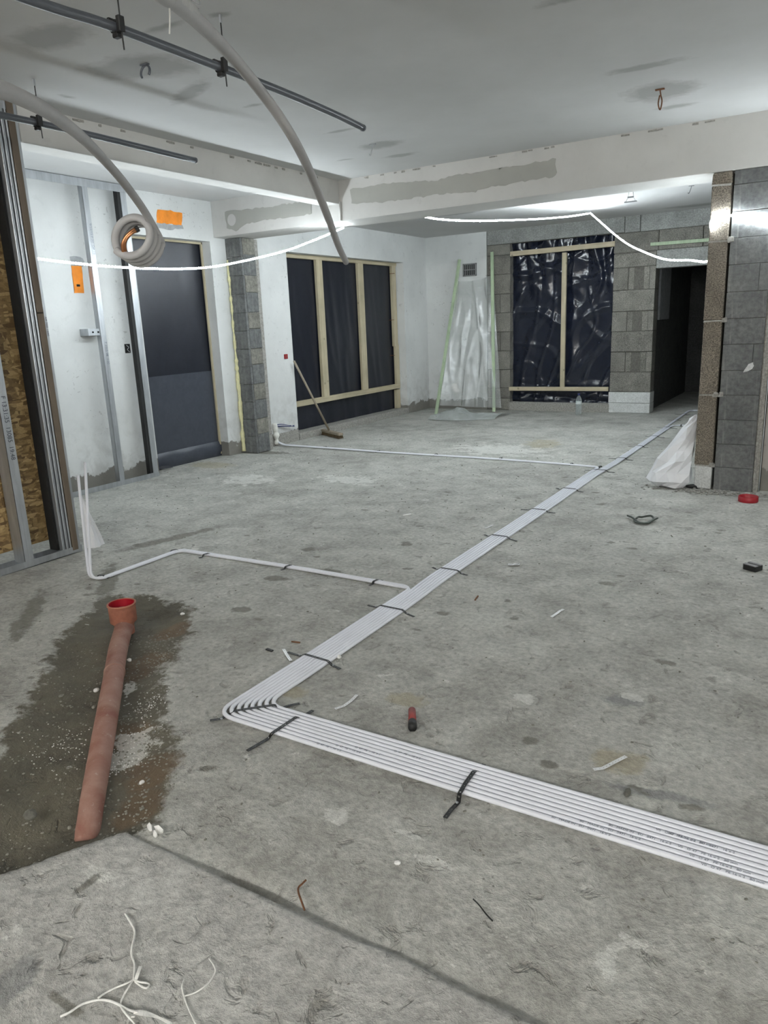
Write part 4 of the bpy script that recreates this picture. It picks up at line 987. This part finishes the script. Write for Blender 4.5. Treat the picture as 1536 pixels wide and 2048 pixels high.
# bend and foreground straps
t = thing('pipe_strap', 'black strap lying across the bend of the eight pipes', 'strap', FL(510, 1425), 'black straps over the main pipes')
ribbon([F2(420, 1441), F2(441, 1438), F2(458, 1429), FL(468, 1422, .0176), FL(500, 1417, .0176), FL(548, 1410, .0176), F2(562, 1417), F2(575, 1412), F2(599, 1407)], .012, t, MT['black'])
for q in ((443, 1438), (563, 1416)):
    g_ = F2(*q); bm = B(); lathe(bm, [(.0005, .0085), (.004, .0075), (.0045, .0055), (.0045, .003)], g_.x, g_.y, 8); obj('screw', bm, MT['steel'], t)
t = thing('pipe_strap', 'black perforated strap just right of the bend of the pipes', 'strap', FL(570, 1450), 'black straps over the main pipes')
ribbon([F2(494, 1502), F2(537, 1477), FL(545, 1466, .0176), FL(575, 1446, .0176), FL(593, 1434, .0176), F2(601, 1435), F2(626, 1421)], .0125, t, MT['black'])
for q in ((538, 1475), (603, 1434)):
    g_ = F2(*q); bm = B(); lathe(bm, [(.0005, .0085), (.004, .0075), (.0045, .0055), (.0045, .003)], g_.x, g_.y, 8); obj('screw', bm, MT['steel'], t)
t = thing('pipe_strap', 'black perforated strap across the pipes nearest the camera', 'strap', FL(935, 1570), 'black straps over the main pipes')
ribbon([F2(890, 1636), F2(902, 1620), F2(917, 1605), FL(919, 1588, .0176), FL(930, 1568, .0176), FL(948, 1543, .0176), F2(957, 1541), F2(968, 1529)], .0125, t, MT['black'])
for q in ((914, 1606), (958, 1540)):
    g_ = F2(*q); bm = B(); lathe(bm, [(.0005, .0085), (.004, .0075), (.0045, .0055), (.0045, .003)], g_.x, g_.y, 8); obj('screw', bm, MT['steel'], t)
# straps up the long run
runs = [(2.175, -1.765, -1.632, 2.165), (2.765, -1.765, -1.632, 2.76), (3.375, -1.755, -1.645, 3.37), (4.07, -1.758, -1.648, 4.065), (4.78, -1.765, -1.655, 4.77), (5.48, -1.77, -1.66, 5.47), (6.27, -1.765, -1.645, 6.26), (6.88, -1.708, -1.633, 6.87), (7.58, -1.708, -1.633, 7.57), (8.25, -1.708, -1.633, 8.25), (8.95, -1.708, -1.633, 8.95), (9.65, -1.725, -1.69, 9.65), (10.2, -1.73, -1.69, 10.2)]
ow = ['first', 'second', 'third', 'fourth', 'fifth', 'sixth', 'seventh', 'eighth', 'ninth', 'tenth', 'eleventh', 'twelfth', 'last']
for i, (y, xl, xr, y2) in enumerate(runs):
    tl = rnd.uniform(.05, .09); tr_ = rnd.uniform(.05, .08)
    lab = f'{ow[i]} black strap up the long pipe run, counting away from the bend' if i < 12 else 'last black strap on the long pipe run, at the dark doorway'
    strap((xl-tl, y+rnd.uniform(-.015, .03)), (xl, y), (xr, y2), (xr+tr_, y2-.01+rnd.uniform(-.02, .01)), lab, wdt=.012 if i < 4 else .014, holes=i < 5)
# small clips on branches
def clip(px_, py_, ang, label, grp, L=.05, wz=.02):
    p = FL(px_, py_); d = Vector((math.cos(ang), math.sin(ang), 0)); t = thing('pipe_clip', label, 'strap', p, grp)
    q = [p-d*(wz+.03)+Vector((0, 0, .004)), p-d*(wz+.006)+Vector((0, 0, .004)), p-d*wz+Vector((0, 0, .014)), p-d*(wz-.005)+Vector((0, 0, .0172)), p+d*(wz-.005)+Vector((0, 0, .0172)), p+d*wz+Vector((0, 0, .014)), p+d*(wz+.006)+Vector((0, 0, .004)), p+d*(wz+.03)+Vector((0, 0, .004))]
    ribbon(q, .014, t, MT['black'], False)
g1 = 'clips on the near branch'; g2 = 'clips on the far branch'
for (x, y, an, l) in ((752, 1167, 1.4, 'black clip on the near branch closest to the main run'), (577, 1137, 1.3, 'second black clip on the near branch from the main run'), (413, 1113, 1.3, 'third black clip on the near branch from the main run'), (349, 1105, 1.1, 'black clip at the corner of the near branch'), (203, 1156, .2, 'black clip where the near branch turns up into two risers')):
    clip(x, y, an, l, g1)
for (x, y, l) in ((650, 896, 'black clip on the far branch nearest the block column'), (757, 904, 'second black clip on the far branch from the column'), (872, 911, 'third black clip on the far branch from the column'), (1001, 919, 'fourth black clip on the far branch from the column'), (1143, 930, 'fifth black clip on the far branch from the column'), (1200, 936, 'black clip on the far branch where it leaves the main run')):
    clip(x, y, 1.5, l, g2)
clip(1363, 852, 1.5, 'black clip on the short branch behind the white bag', g2)

# ================================================================== DRAIN PIPE
t = thing('drain_pipe', 'half-buried terracotta drain pipe with an open red socket', 'drain pipe', (-2.69, 2.05, 0))
cx, cy = -2.693, 2.050
bm = B(); pts = spline([(cx+.01, cy-.01, .02), (cx+.03, cy-.03, .016), FL(236, 1300, .012), FL(224, 1375, .010), FL(211, 1450, .006), FL(197, 1530, -.008), FL(185, 1600, -.026), FL(178, 1650, -.044), FL(172, 1690, -.065)], 6)
tube(bm, pts, [.0415-.008*i/len(pts)+.0012*N(i*.7, 3) for i in range(len(pts))], 20); obj('buried_run', bm, MT['pipe_dirty'], t, True)
p = FL(229, 1345, .0105); d = (FL(211, 1450, .006)-FL(236, 1300, .012)).normalized()
bm = B(); tube(bm, [p-d*.008, p+d*.008], .0412, 20); obj('joint_ring', bm, MT['pipe_dirty'], t, True)
bm = B(); lathe(bm, [(.043, -.02), (.043, .02), (.050, .032), (.0595, .040), (.0600, .105), (.0605, .116), (.064, .119), (.064, .126), (.0605, .127), (.056, .124), (.0555, .11)], cx, cy, 32); obj('socket', bm, MT['terracotta'], t, True)
bm = B(); lathe(bm, [(.0555, .1245), (.0545, .10), (.0545, .05)], cx, cy, 32); obj('red_seal', bm, MT['redcap'], t, True)
bm = B(); lathe(bm, [(.0544, .088), (.001, .088)], cx, cy, 24); obj('sand_fill', bm, MT['oldred'], t, True)
# loose soil and plaster crumbs around the pipe
bm = B()
for i in range(1500):
    u = rnd.random(); q = pipe_a.lerp(pipe_b, u); off = rnd.gauss(.16, .10)*(1 if rnd.random() < .72 else -1.0)
    x = q.x+off*.69; y = q.y+off*.72
    if float(segd(np.array(x), np.array(y), damp_poly)) < .0: continue
    z = float(zfloor(np.array(x), np.array(y))); s = rnd.uniform(.0015, .0045)
    if rnd.random() < .03: s *= 2
    m_ = Matrix.Translation((x, y, z+s*.3)) @ Matrix.Rotation(rnd.random()*6, 4, 'Z') @ Matrix.Diagonal((s*1.3, s, s*.6, 1))
    bmesh.ops.create_icosphere(bm, subdivisions=1, radius=1, matrix=m_)
o = obj('soil_crumbs', bm, MT['stone'], None, kind='stuff'); tag(o, 'brown soil crumbs scattered along the buried drain pipe', 'soil')
bm = B()
wc = [(FL(235, 1500), .05), (FL(262, 1462), .06), (FL(120, 1480), .07), (FL(300, 1400), .04), (FL(225, 1520), .03)]
for i in range(420):
    c, s_ = rnd.choice(wc); x = c.x+rnd.gauss(0, s_); y = c.y+rnd.gauss(0, s_); z = float(zfloor(np.array(x), np.array(y))); s = rnd.uniform(.0008, .0026)
    bmesh.ops.create_icosphere(bm, subdivisions=1, radius=1, matrix=Matrix.Translation((x, y, z+s*.4)) @ Matrix.Diagonal((s*1.3, s, s*.7, 1)))
o = obj('plaster_grit', bm, MT['white'], None, kind='stuff'); tag(o, 'white plaster grit sprinkled beside the drain pipe', 'grit')
bm = B()
for i in range(650):
    x = rnd.uniform(-5.2, 0.0); y = rnd.uniform(.5, 1.0)**1.0*0+rnd.uniform(.6, 7.5)
    if x < -3.8 and y < 2.9: continue
    z = float(zfloor(np.array(x), np.array(y)))
    if bool(in_slab(np.array(x), np.array(y))): z = .0155
    s = rnd.uniform(.0012, .0034)*(1+y*.12)
    bmesh.ops.create_icosphere(bm, subdivisions=1, radius=1, matrix=Matrix.Translation((x, y, z+s*.4)) @ Matrix.Rotation(rnd.random()*6, 4, 'Z') @ Matrix.Diagonal((s*1.5, s, s*.6, 1)))
o = obj('floor_grit', bm, MT['stone'], None, kind='stuff'); tag(o, 'dark grit scattered over the whole concrete floor', 'grit')
bm = B()
for i in range(260):
    x = rnd.gauss(-.72, .2); y = 5.78+rnd.gauss(0, .05)
    s = rnd.uniform(.003, .012); z = 0
    bmesh.ops.create_icosphere(bm, subdivisions=1, radius=1, matrix=Matrix.Translation((x, y, z+s*.4)) @ Matrix.Rotation(rnd.random()*6, 4, 'Z') @ Matrix.Diagonal((s*1.5, s, s*.5, 1)))
o = obj('mortar_rubble', bm, MT['mortar'], None, kind='stuff'); tag(o, 'pale mortar crumbs along the foot of the right pillars', 'rubble')

# ================================================================== SMALL THINGS ON THE FLOOR
def chunk(name, px_, py_, s, mat, label, cat, seed=1, z=0.0, sh=(1, .8, .6), on=0.0):
    p = FL(px_, py_, on); bm = B(); bmesh.ops.create_icosphere(bm, subdivisions=2, radius=1)
    for v in bm.verts: v.co *= 1+.28*N(v.co.x*1.7+seed, v.co.y*1.7+v.co.z*1.3, 3)
    bm.transform(Matrix.Translation((p.x, p.y, on+s*sh[2]*.75+z)) @ Matrix.Rotation(seed, 4, 'Z') @ Matrix.Diagonal((s*sh[0], s*sh[1], s*sh[2], 1)))
    return one(name, bm, mat, label, cat)
chunk('stone', 60, 1622, .022, MT['stone'], 'grey lump of rubble on the dark soil left of the drain pipe', 'stone', 3, -.022)
chunk('plaster_chip', 192, 1377, .012, MT['white'], 'pale chip on the dark soil left of the drain pipe', 'chip', 5, -.012)
chunk('plaster_chip', 258, 1317, .011, MT['white'], 'pale chip touching the right side of the drain pipe', 'chip', 6, -.012)
chunk('plaster_chip', 365, 1228, .011, MT['white'], 'pale chip at the far right of the damp patch', 'chip', 7, -.004)
chunk('plaster_chip', 283, 1560, .009, MT['white'], 'tiny pale chip on brown soil near the end of the drain pipe', 'chip', 8, -.012)
chunk('plaster_chip', 678, 1316, .012, MT['white'], 'white crumb at the edge of the long pipe run', 'chip', 9)
chunk('plaster_chip', 795, 1728, .008, MT['white'], 'tiny white chip between the pipes and the groove', 'chip', 10)
chunk('pebble', 1255, 1588, .012, MT['stone'], 'dark oval pebble on the grey damp streak', 'pebble', 11, sh=(1.6, .8, .6))
chunk('debris', 1388, 976, .02, MT['rubber'], 'black lump lying at the foot of the brown pillar', 'debris', 0.3, sh=(3.0, .9, .9))
# red pipe offcut
a, b_ = FL(824, 1420, .012), FL(825, 1456, .012); d = (b_-a).normalized(); t = thing('red_offcut', 'short dull red rod with a black end beside the pipes', 'offcut', (a.x, a.y, 0))
bm = B(); tube(bm, [a, a.lerp(b_, .68)], [.0125, .0135], 12); obj('red_part', bm, MT['dullred'], t, True)
bm = B(); tube(bm, [a.lerp(b_, .66), b_], [.0140, .0145], 12); obj('black_part', bm, MT['rubber'], t, True)
# red cap
p = FL(1496, 1003); bm = B(); lathe(bm, [(.001, .004), (.045, .004), (.058, .006), (.062, .0), (.064, .004), (.064, .038), (.061, .040), (.058, .038), (.057, .008)], p.x, p.y, 28)
one('plastic_cap', bm, MT['redcap'], 'bright red round plastic cap on the floor before the right pillar', 'pipe cap', smooth=True)
# cable loop
def fp(L, z=.008): return [FL(x, y, z+dz) for x, y, dz in L]
t = thing('cable_offcut', 'dark green cable offcut tied in a loose loop', 'cable', FL(1285, 1040), None)
bm = B(); tube(bm, spline(fp([(1255, 1031, .004), (1263, 1034, .01), (1270, 1039, .008), (1276, 1044, 0), (1287, 1046, 0), (1298, 1044, 0), (1307, 1038, .004), (1303, 1032, .014), (1294, 1032, .012), (1284, 1034, .006), (1277, 1034, .004), (1271, 1038, .0)]), 6), .0065, 8); obj('cable_loop', bm, MT['cable'], t, True)
bm = B(); tube(bm, spline(fp([(1268, 1041, 0), (1273, 1045, .002), (1284, 1047, .002), (1297, 1046, .002), (1305, 1041, .006), (1315, 1036, .008)]), 6), .006, 8); obj('cable_tail', bm, MT['cable'], t, True)
# small box
p = FL(1504, 1143); t = thing('small_packet', 'small grey and black packet on the open floor at right', 'packet', p)
M4 = Matrix.Translation((p.x, p.y+.03, 0)) @ Matrix.Rotation(-.50, 4, 'Z')
def rbox(x0, x1, y0, y1, z0, z1, bev=0): bm = B(); box(bm, x0, x1, y0, y1, z0, z1, bev); bm.transform(M4); return bm
obj('body', rbox(-.035, .035, -.03, .03, 0, .028, .002), MT['rubber'], t); obj('lid', rbox(-.037, .034, -.031, -.008, .028, .0315, .001), MT['vent'], t)
obj('lid_strip', rbox(-.037, .034, .012, .03, .028, .031, .001), MT['vent'], t); obj('side_panel', rbox(-.038, -.035, -.028, .028, .003, .028), MT['vent'], t)
# perforated metal offcuts
def offcut(L, label, mat=None):
    c = FL(*L[len(L)//2]); t = thing('perforated_strip', label, 'metal strip', c, 'perforated strip offcuts')
    ribbon([FL(x, y, .003 if i not in (0,) else .004) for i, (x, y) in enumerate(L)], .012, t, mat or MT['steelw'], True, .013)
MT['steelw'] = simple('bright_zinc', (0.70, 0.70, 0.70), 0.35, 0.4)
offcut([(567, 1298), (572, 1306), (577, 1315), (582, 1321)], 'short perforated metal strip left of the long pipe run')
offcut([(670, 1418), (688, 1412), (702, 1402), (714, 1390)], 'curved perforated metal strip inside the pipe bend')
offcut([(1103, 1234), (1112, 1228), (1120, 1222), (1127, 1219)], 'straight perforated metal strip on the open floor')
offcut([(1187, 1539), (1205, 1537), (1215, 1532), (1232, 1523), (1252, 1513)], 'bent perforated metal strip just above the nearest pipes')
offcut([(970, 1057), (978, 1054), (986, 1050)], 'far perforated metal strip left of the pipe run')
bm = B(); bar(bm, FL(806, 1031, .004), FL(822, 1028, .004), .02, .004); one('white_strip', bm, MT['white'], 'small flat white strip on the floor between the two branches', 'scrap')
bm = B(); grid(bm, lambda u, v: FL(1016+u*24, 1127+v*4-u*1, .004+.008*abs(math.sin(u*6+v*3))), 8, 3); one('foil_scrap', bm, MT['steelw'], 'crumpled shiny foil scrap right of the pipe run', 'scrap')
bm = B(); bar(bm, FL(583, 1283, .003), FL(600, 1285, .003), .005, .005); one('metal_pin', bm, MT['rust'], 'small dark pin on the floor left of the pipe run', 'pin')
bm = B(); bar(bm, FL(533, 1298, .003), FL(545, 1302, .003), .012, .006); one('dark_scrap', bm, MT['rubber'], 'tiny black scrap beside the short perforated strip', 'scrap')
bm = B(); bar(bm, FL(950, 1200, .003), FL(956, 1192, .003), .006, .006); one('rusty_nail', bm, MT['rust'], 'short rusty nail right of the near branch junction', 'nail')
bm = B(); tube(bm, spline([FL(946, 1798, .012), FL(958, 1810, .006), FL(972, 1828, .003), FL(985, 1842, .003)], 4), .0018, 6); one('bent_nail', bm, MT['black'], 'thin dark nail on the floor above the bottom groove', 'nail')
bm = B(); tube(bm, spline([FL(612, 1760, .006), FL(604, 1768, .005), FL(597, 1775, .006), (FL(597, 1785, .008)), FL(602, 1800, .012), FL(609, 1820, .012)], 5), .0024, 7); one('rusty_wire', bm, MT['rust'], 'bent rusty wire lying over the groove in the floor', 'wire', smooth=True)
# white paper scrap by the slab corner
t = thing('paper_scrap', 'crumpled white scrap at the corner of the paler slab', 'scrap', FL(312, 1660))
for k, (x, y, s) in enumerate(((318, 1660, .013), (300, 1655, .010), (310, 1668, .010))):
    p = FL(x, y, .01); bm = B(); bmesh.ops.create_icosphere(bm, subdivisions=1, radius=s)
    for v in bm.verts: v.co = Vector((v.co.x*(1+.6*rnd.uniform(-1, 1)), v.co.y*.5, v.co.z*(1.2+.5*rnd.uniform(-1, 1))))
    bm.transform(Matrix.Translation(p)); obj('fold', bm, MT['white'], t)
# cords on the slab
def cord(name, paths, label, rads):
    t = thing(name, label, 'cord', FL(*paths[0][0], .018), 'white cord scraps')
    for i, (L, r_) in enumerate(zip(paths, rads)):
        flat = None
        bm = B(); pts = spline([FL(x, y, .017+r_+(.004 if (j % 3 == 1) else 0)) for j, (x, y) in enumerate(L)], 6); tube(bm, pts, [r_*(1+.25*N(q*.6, i)) for q in range(len(pts))], 7); obj('strand', bm, MT['string'], t, True)
cord('tied_cord', [[(250, 1827), (258, 1840), (268, 1858), (269, 1872), (264, 1893), (263, 1910), (269, 1930), (267, 1960)],
                   [(266, 1960), (250, 1968), (230, 1976), (212, 1985), (196, 1996)],
                   [(266, 1960), (257, 1975), (248, 1990), (241, 2010), (252, 2028), (268, 2046), (275, 2060)],
                   [(121, 2033), (140, 2024), (165, 2008), (196, 2000), (220, 2002), (241, 2011), (258, 2020), (275, 2024)],
                   [(268, 1960), (280, 1964), (294, 1966), (299, 1970), (292, 1976), (280, 1971), (270, 1963)]], 'white cord tied in a bow on the paler slab', [.0021, .0019, .0019, .0023, .0019])
cord('cord_scrap', [[(418, 1917), (428, 1932), (430, 1945), (420, 1962), (405, 1976), (388, 1986), (369, 1992)], [(369, 1958), (364, 1972), (367, 1990), (375, 2013), (392, 2050)]], 'thin white cord curling beside the tied cord', [.0015, .0015])
t = thing('cloth_tail', 'flat white ribbon ends knotted in the tied cord', 'ribbon', FL(275, 1945, .02), 'white cord scraps')
bm = B(); grid(bm, lambda u, v: FL(271+u*10+(v-.5)*7, 1960-u*28, .022+.004*math.sin(u*3)), 8, 2); obj('upright_end', bm, MT['string'], t)
bm = B(); grid(bm, lambda u, v: FL(270+u*75, 2025+26*u*u+(v-.5)*(9+3*math.sin(u*7)), .024+.003*math.sin(u*9)), 14, 3); obj('lower_end', bm, MT['string'], t)
bm = B(); grid(bm, lambda u, v: FL(265+u*9+(v-.5)*7, 2035-u*14, .026+.003*math.sin(u*9)), 6, 2); obj('knot', bm, MT['string'], t)

# black rags near the door
for L, l in (((430, 912, 458, 905), 'black scrap of film on the floor before the block column'), ((320, 941, 336, 938), 'small black scrap at the foot of the metal frame')):
    a, b_ = FL(L[0], L[1]), FL(L[2], L[3]); w_ = (b_-a).length
    bm = B(); grid(bm, lambda u, v: a.lerp(b_, u)+Vector((.10*(v-.5)*(1-abs(u-.5)), .16*(v-.5)*(1-abs(u-.5)*1.2), .012+.03*math.sin(u*3.1)*math.sin(v*3.1))), 10, 8); one('film_scrap', bm, MT['matte_film'], l, 'scrap', smooth=True)

# white cloth behind the partition end
bm = B()
A_, B_, C_ = Vector((-3.935, 2.80, .40)), Vector((-3.90, 2.93, .012)), Vector((-3.94, 2.80, .012))
def clf(u, v):
    p = A_.lerp(C_.lerp(B_, v), u); return p + Vector((.03*u*math.sin(v*5)+.012*N(u*4, v*6), 0, .01*N(u*7, v*3)))
grid(bm, clf, 14, 8); one('white_cloth', bm, MT['bag'], 'crumpled white plastic leaning at the foot of the stud partition', 'plastic')

# white plastic bag
axis = [(Vector((-1.045, 5.83, .012)), .10, .05), (Vector((-1.06, 5.86, .05)), .155, .10), (Vector((-1.05, 5.89, .12)), .150, .12), (Vector((-1.03, 5.91, .20)), .125, .11), (Vector((-1.00, 5.93, .29)), .105, .09), (Vector((-.975, 5.95, .37)), .085, .075), (Vector((-.95, 5.97, .44)), .055, .06), (Vector((-.93, 5.985, .50)), .035, .04), (Vector((-.915, 5.99, .535)), .014, .015)]
bm = B(); rings = []
rb = random.Random(4)
for i, (c, a, b_) in enumerate(axis):
    ring = []
    for k in range(11):
        an = 2*math.pi*k/11 + (i % 2)*.28; j = 1+rb.uniform(-.17, .13); ring.append(bm.verts.new((min(c.x+math.cos(an)*a*j, -.893), c.y+math.sin(an)*b_*j, max(.004, c.z+rb.uniform(-.012, .012)))))
    rings.append(ring)
for r1, r2 in zip(rings, rings[1:]):
    for k in range(11): bm.faces.new((r1[k], r1[(k+1) % 11], r2[(k+1) % 11])); bm.faces.new((r1[k], r2[(k+1) % 11], r2[k]))
bm.faces.new(rings[0][::-1]); bm.faces.new(rings[-1])
one('plastic_bag', bm, MT['bag'], 'crumpled white plastic bag leaning on the brown block pillar', 'bag')

# water bottle
p = FL(1157, 829); t = thing('water_bottle', 'clear plastic water bottle on the floor before the back window', 'bottle', (p.x, p.y, 0))
s = 1.0
prof = [(.002, .004), (.034, .002), (.040, .008), (.040, .05), (.037, .06), (.040, .07), (.040, .12), (.037, .13), (.040, .14), (.040, .185), (.034, .215), (.018, .245), (.014, .255), (.014, .27)]
bm = B(); lathe(bm, prof, p.x, p.y, 20); obj('body', bm, MT['bottle'], t, True)
bm = B(); lathe(bm, [(.016, .262), (.017, .264), (.017, .283), (.001, .284)], p.x, p.y, 16); obj('cap', bm, MT['blue'], t, True)
bm = B(); lathe(bm, [(.0405, .145), (.0405, .18)], p.x, p.y, 20); obj('label_band', bm, MT['silicone'], t, True)

# broom
hx = FL(668, 868); top = PX(588, 722, WL-.02); top.x = WL+.015
head = Vector((hx.x, hx.y, .06)); t = thing('broom', 'wooden broom leaning against the edge of the wide left window', 'broom', (head.x, head.y, 0))
a_, b2 = FL(640, 859, .055), FL(682, 869, .055); d = (b2-a_).normalized()
foot = a_.lerp(b2, .45)+Vector((0, 0, .02))
top = PX(588, 722, -5.40)
bm = B(); tube(bm, [foot, top], .0135, 10); obj('handle', bm, MT['dusty'], t, True)
bm = B(); bar(bm, a_, b2, .06, .03, bev=.005); obj('head', bm, MT['dusty'], t)
bm = B(); rows = [[], []]
aa, bb = a_-Vector((0, 0, .015)), b2-Vector((0, 0, .015)); sd = d.cross(Vector((0, 0, 1)))
for i in range(34):
    q = aa.lerp(bb, (i+.5)/34)
    for s_ in (-1.2, -.4, .4, 1.2):
        o_ = sd*s_*.018; bar(bm, q+o_, q+o_*1.35+Vector((rnd.uniform(-.004, .004), rnd.uniform(-.004, .004), -.034)), .007, .007)
o = obj('bristles', bm, MT['bristle'], t); o['kind'] = 'stuff'
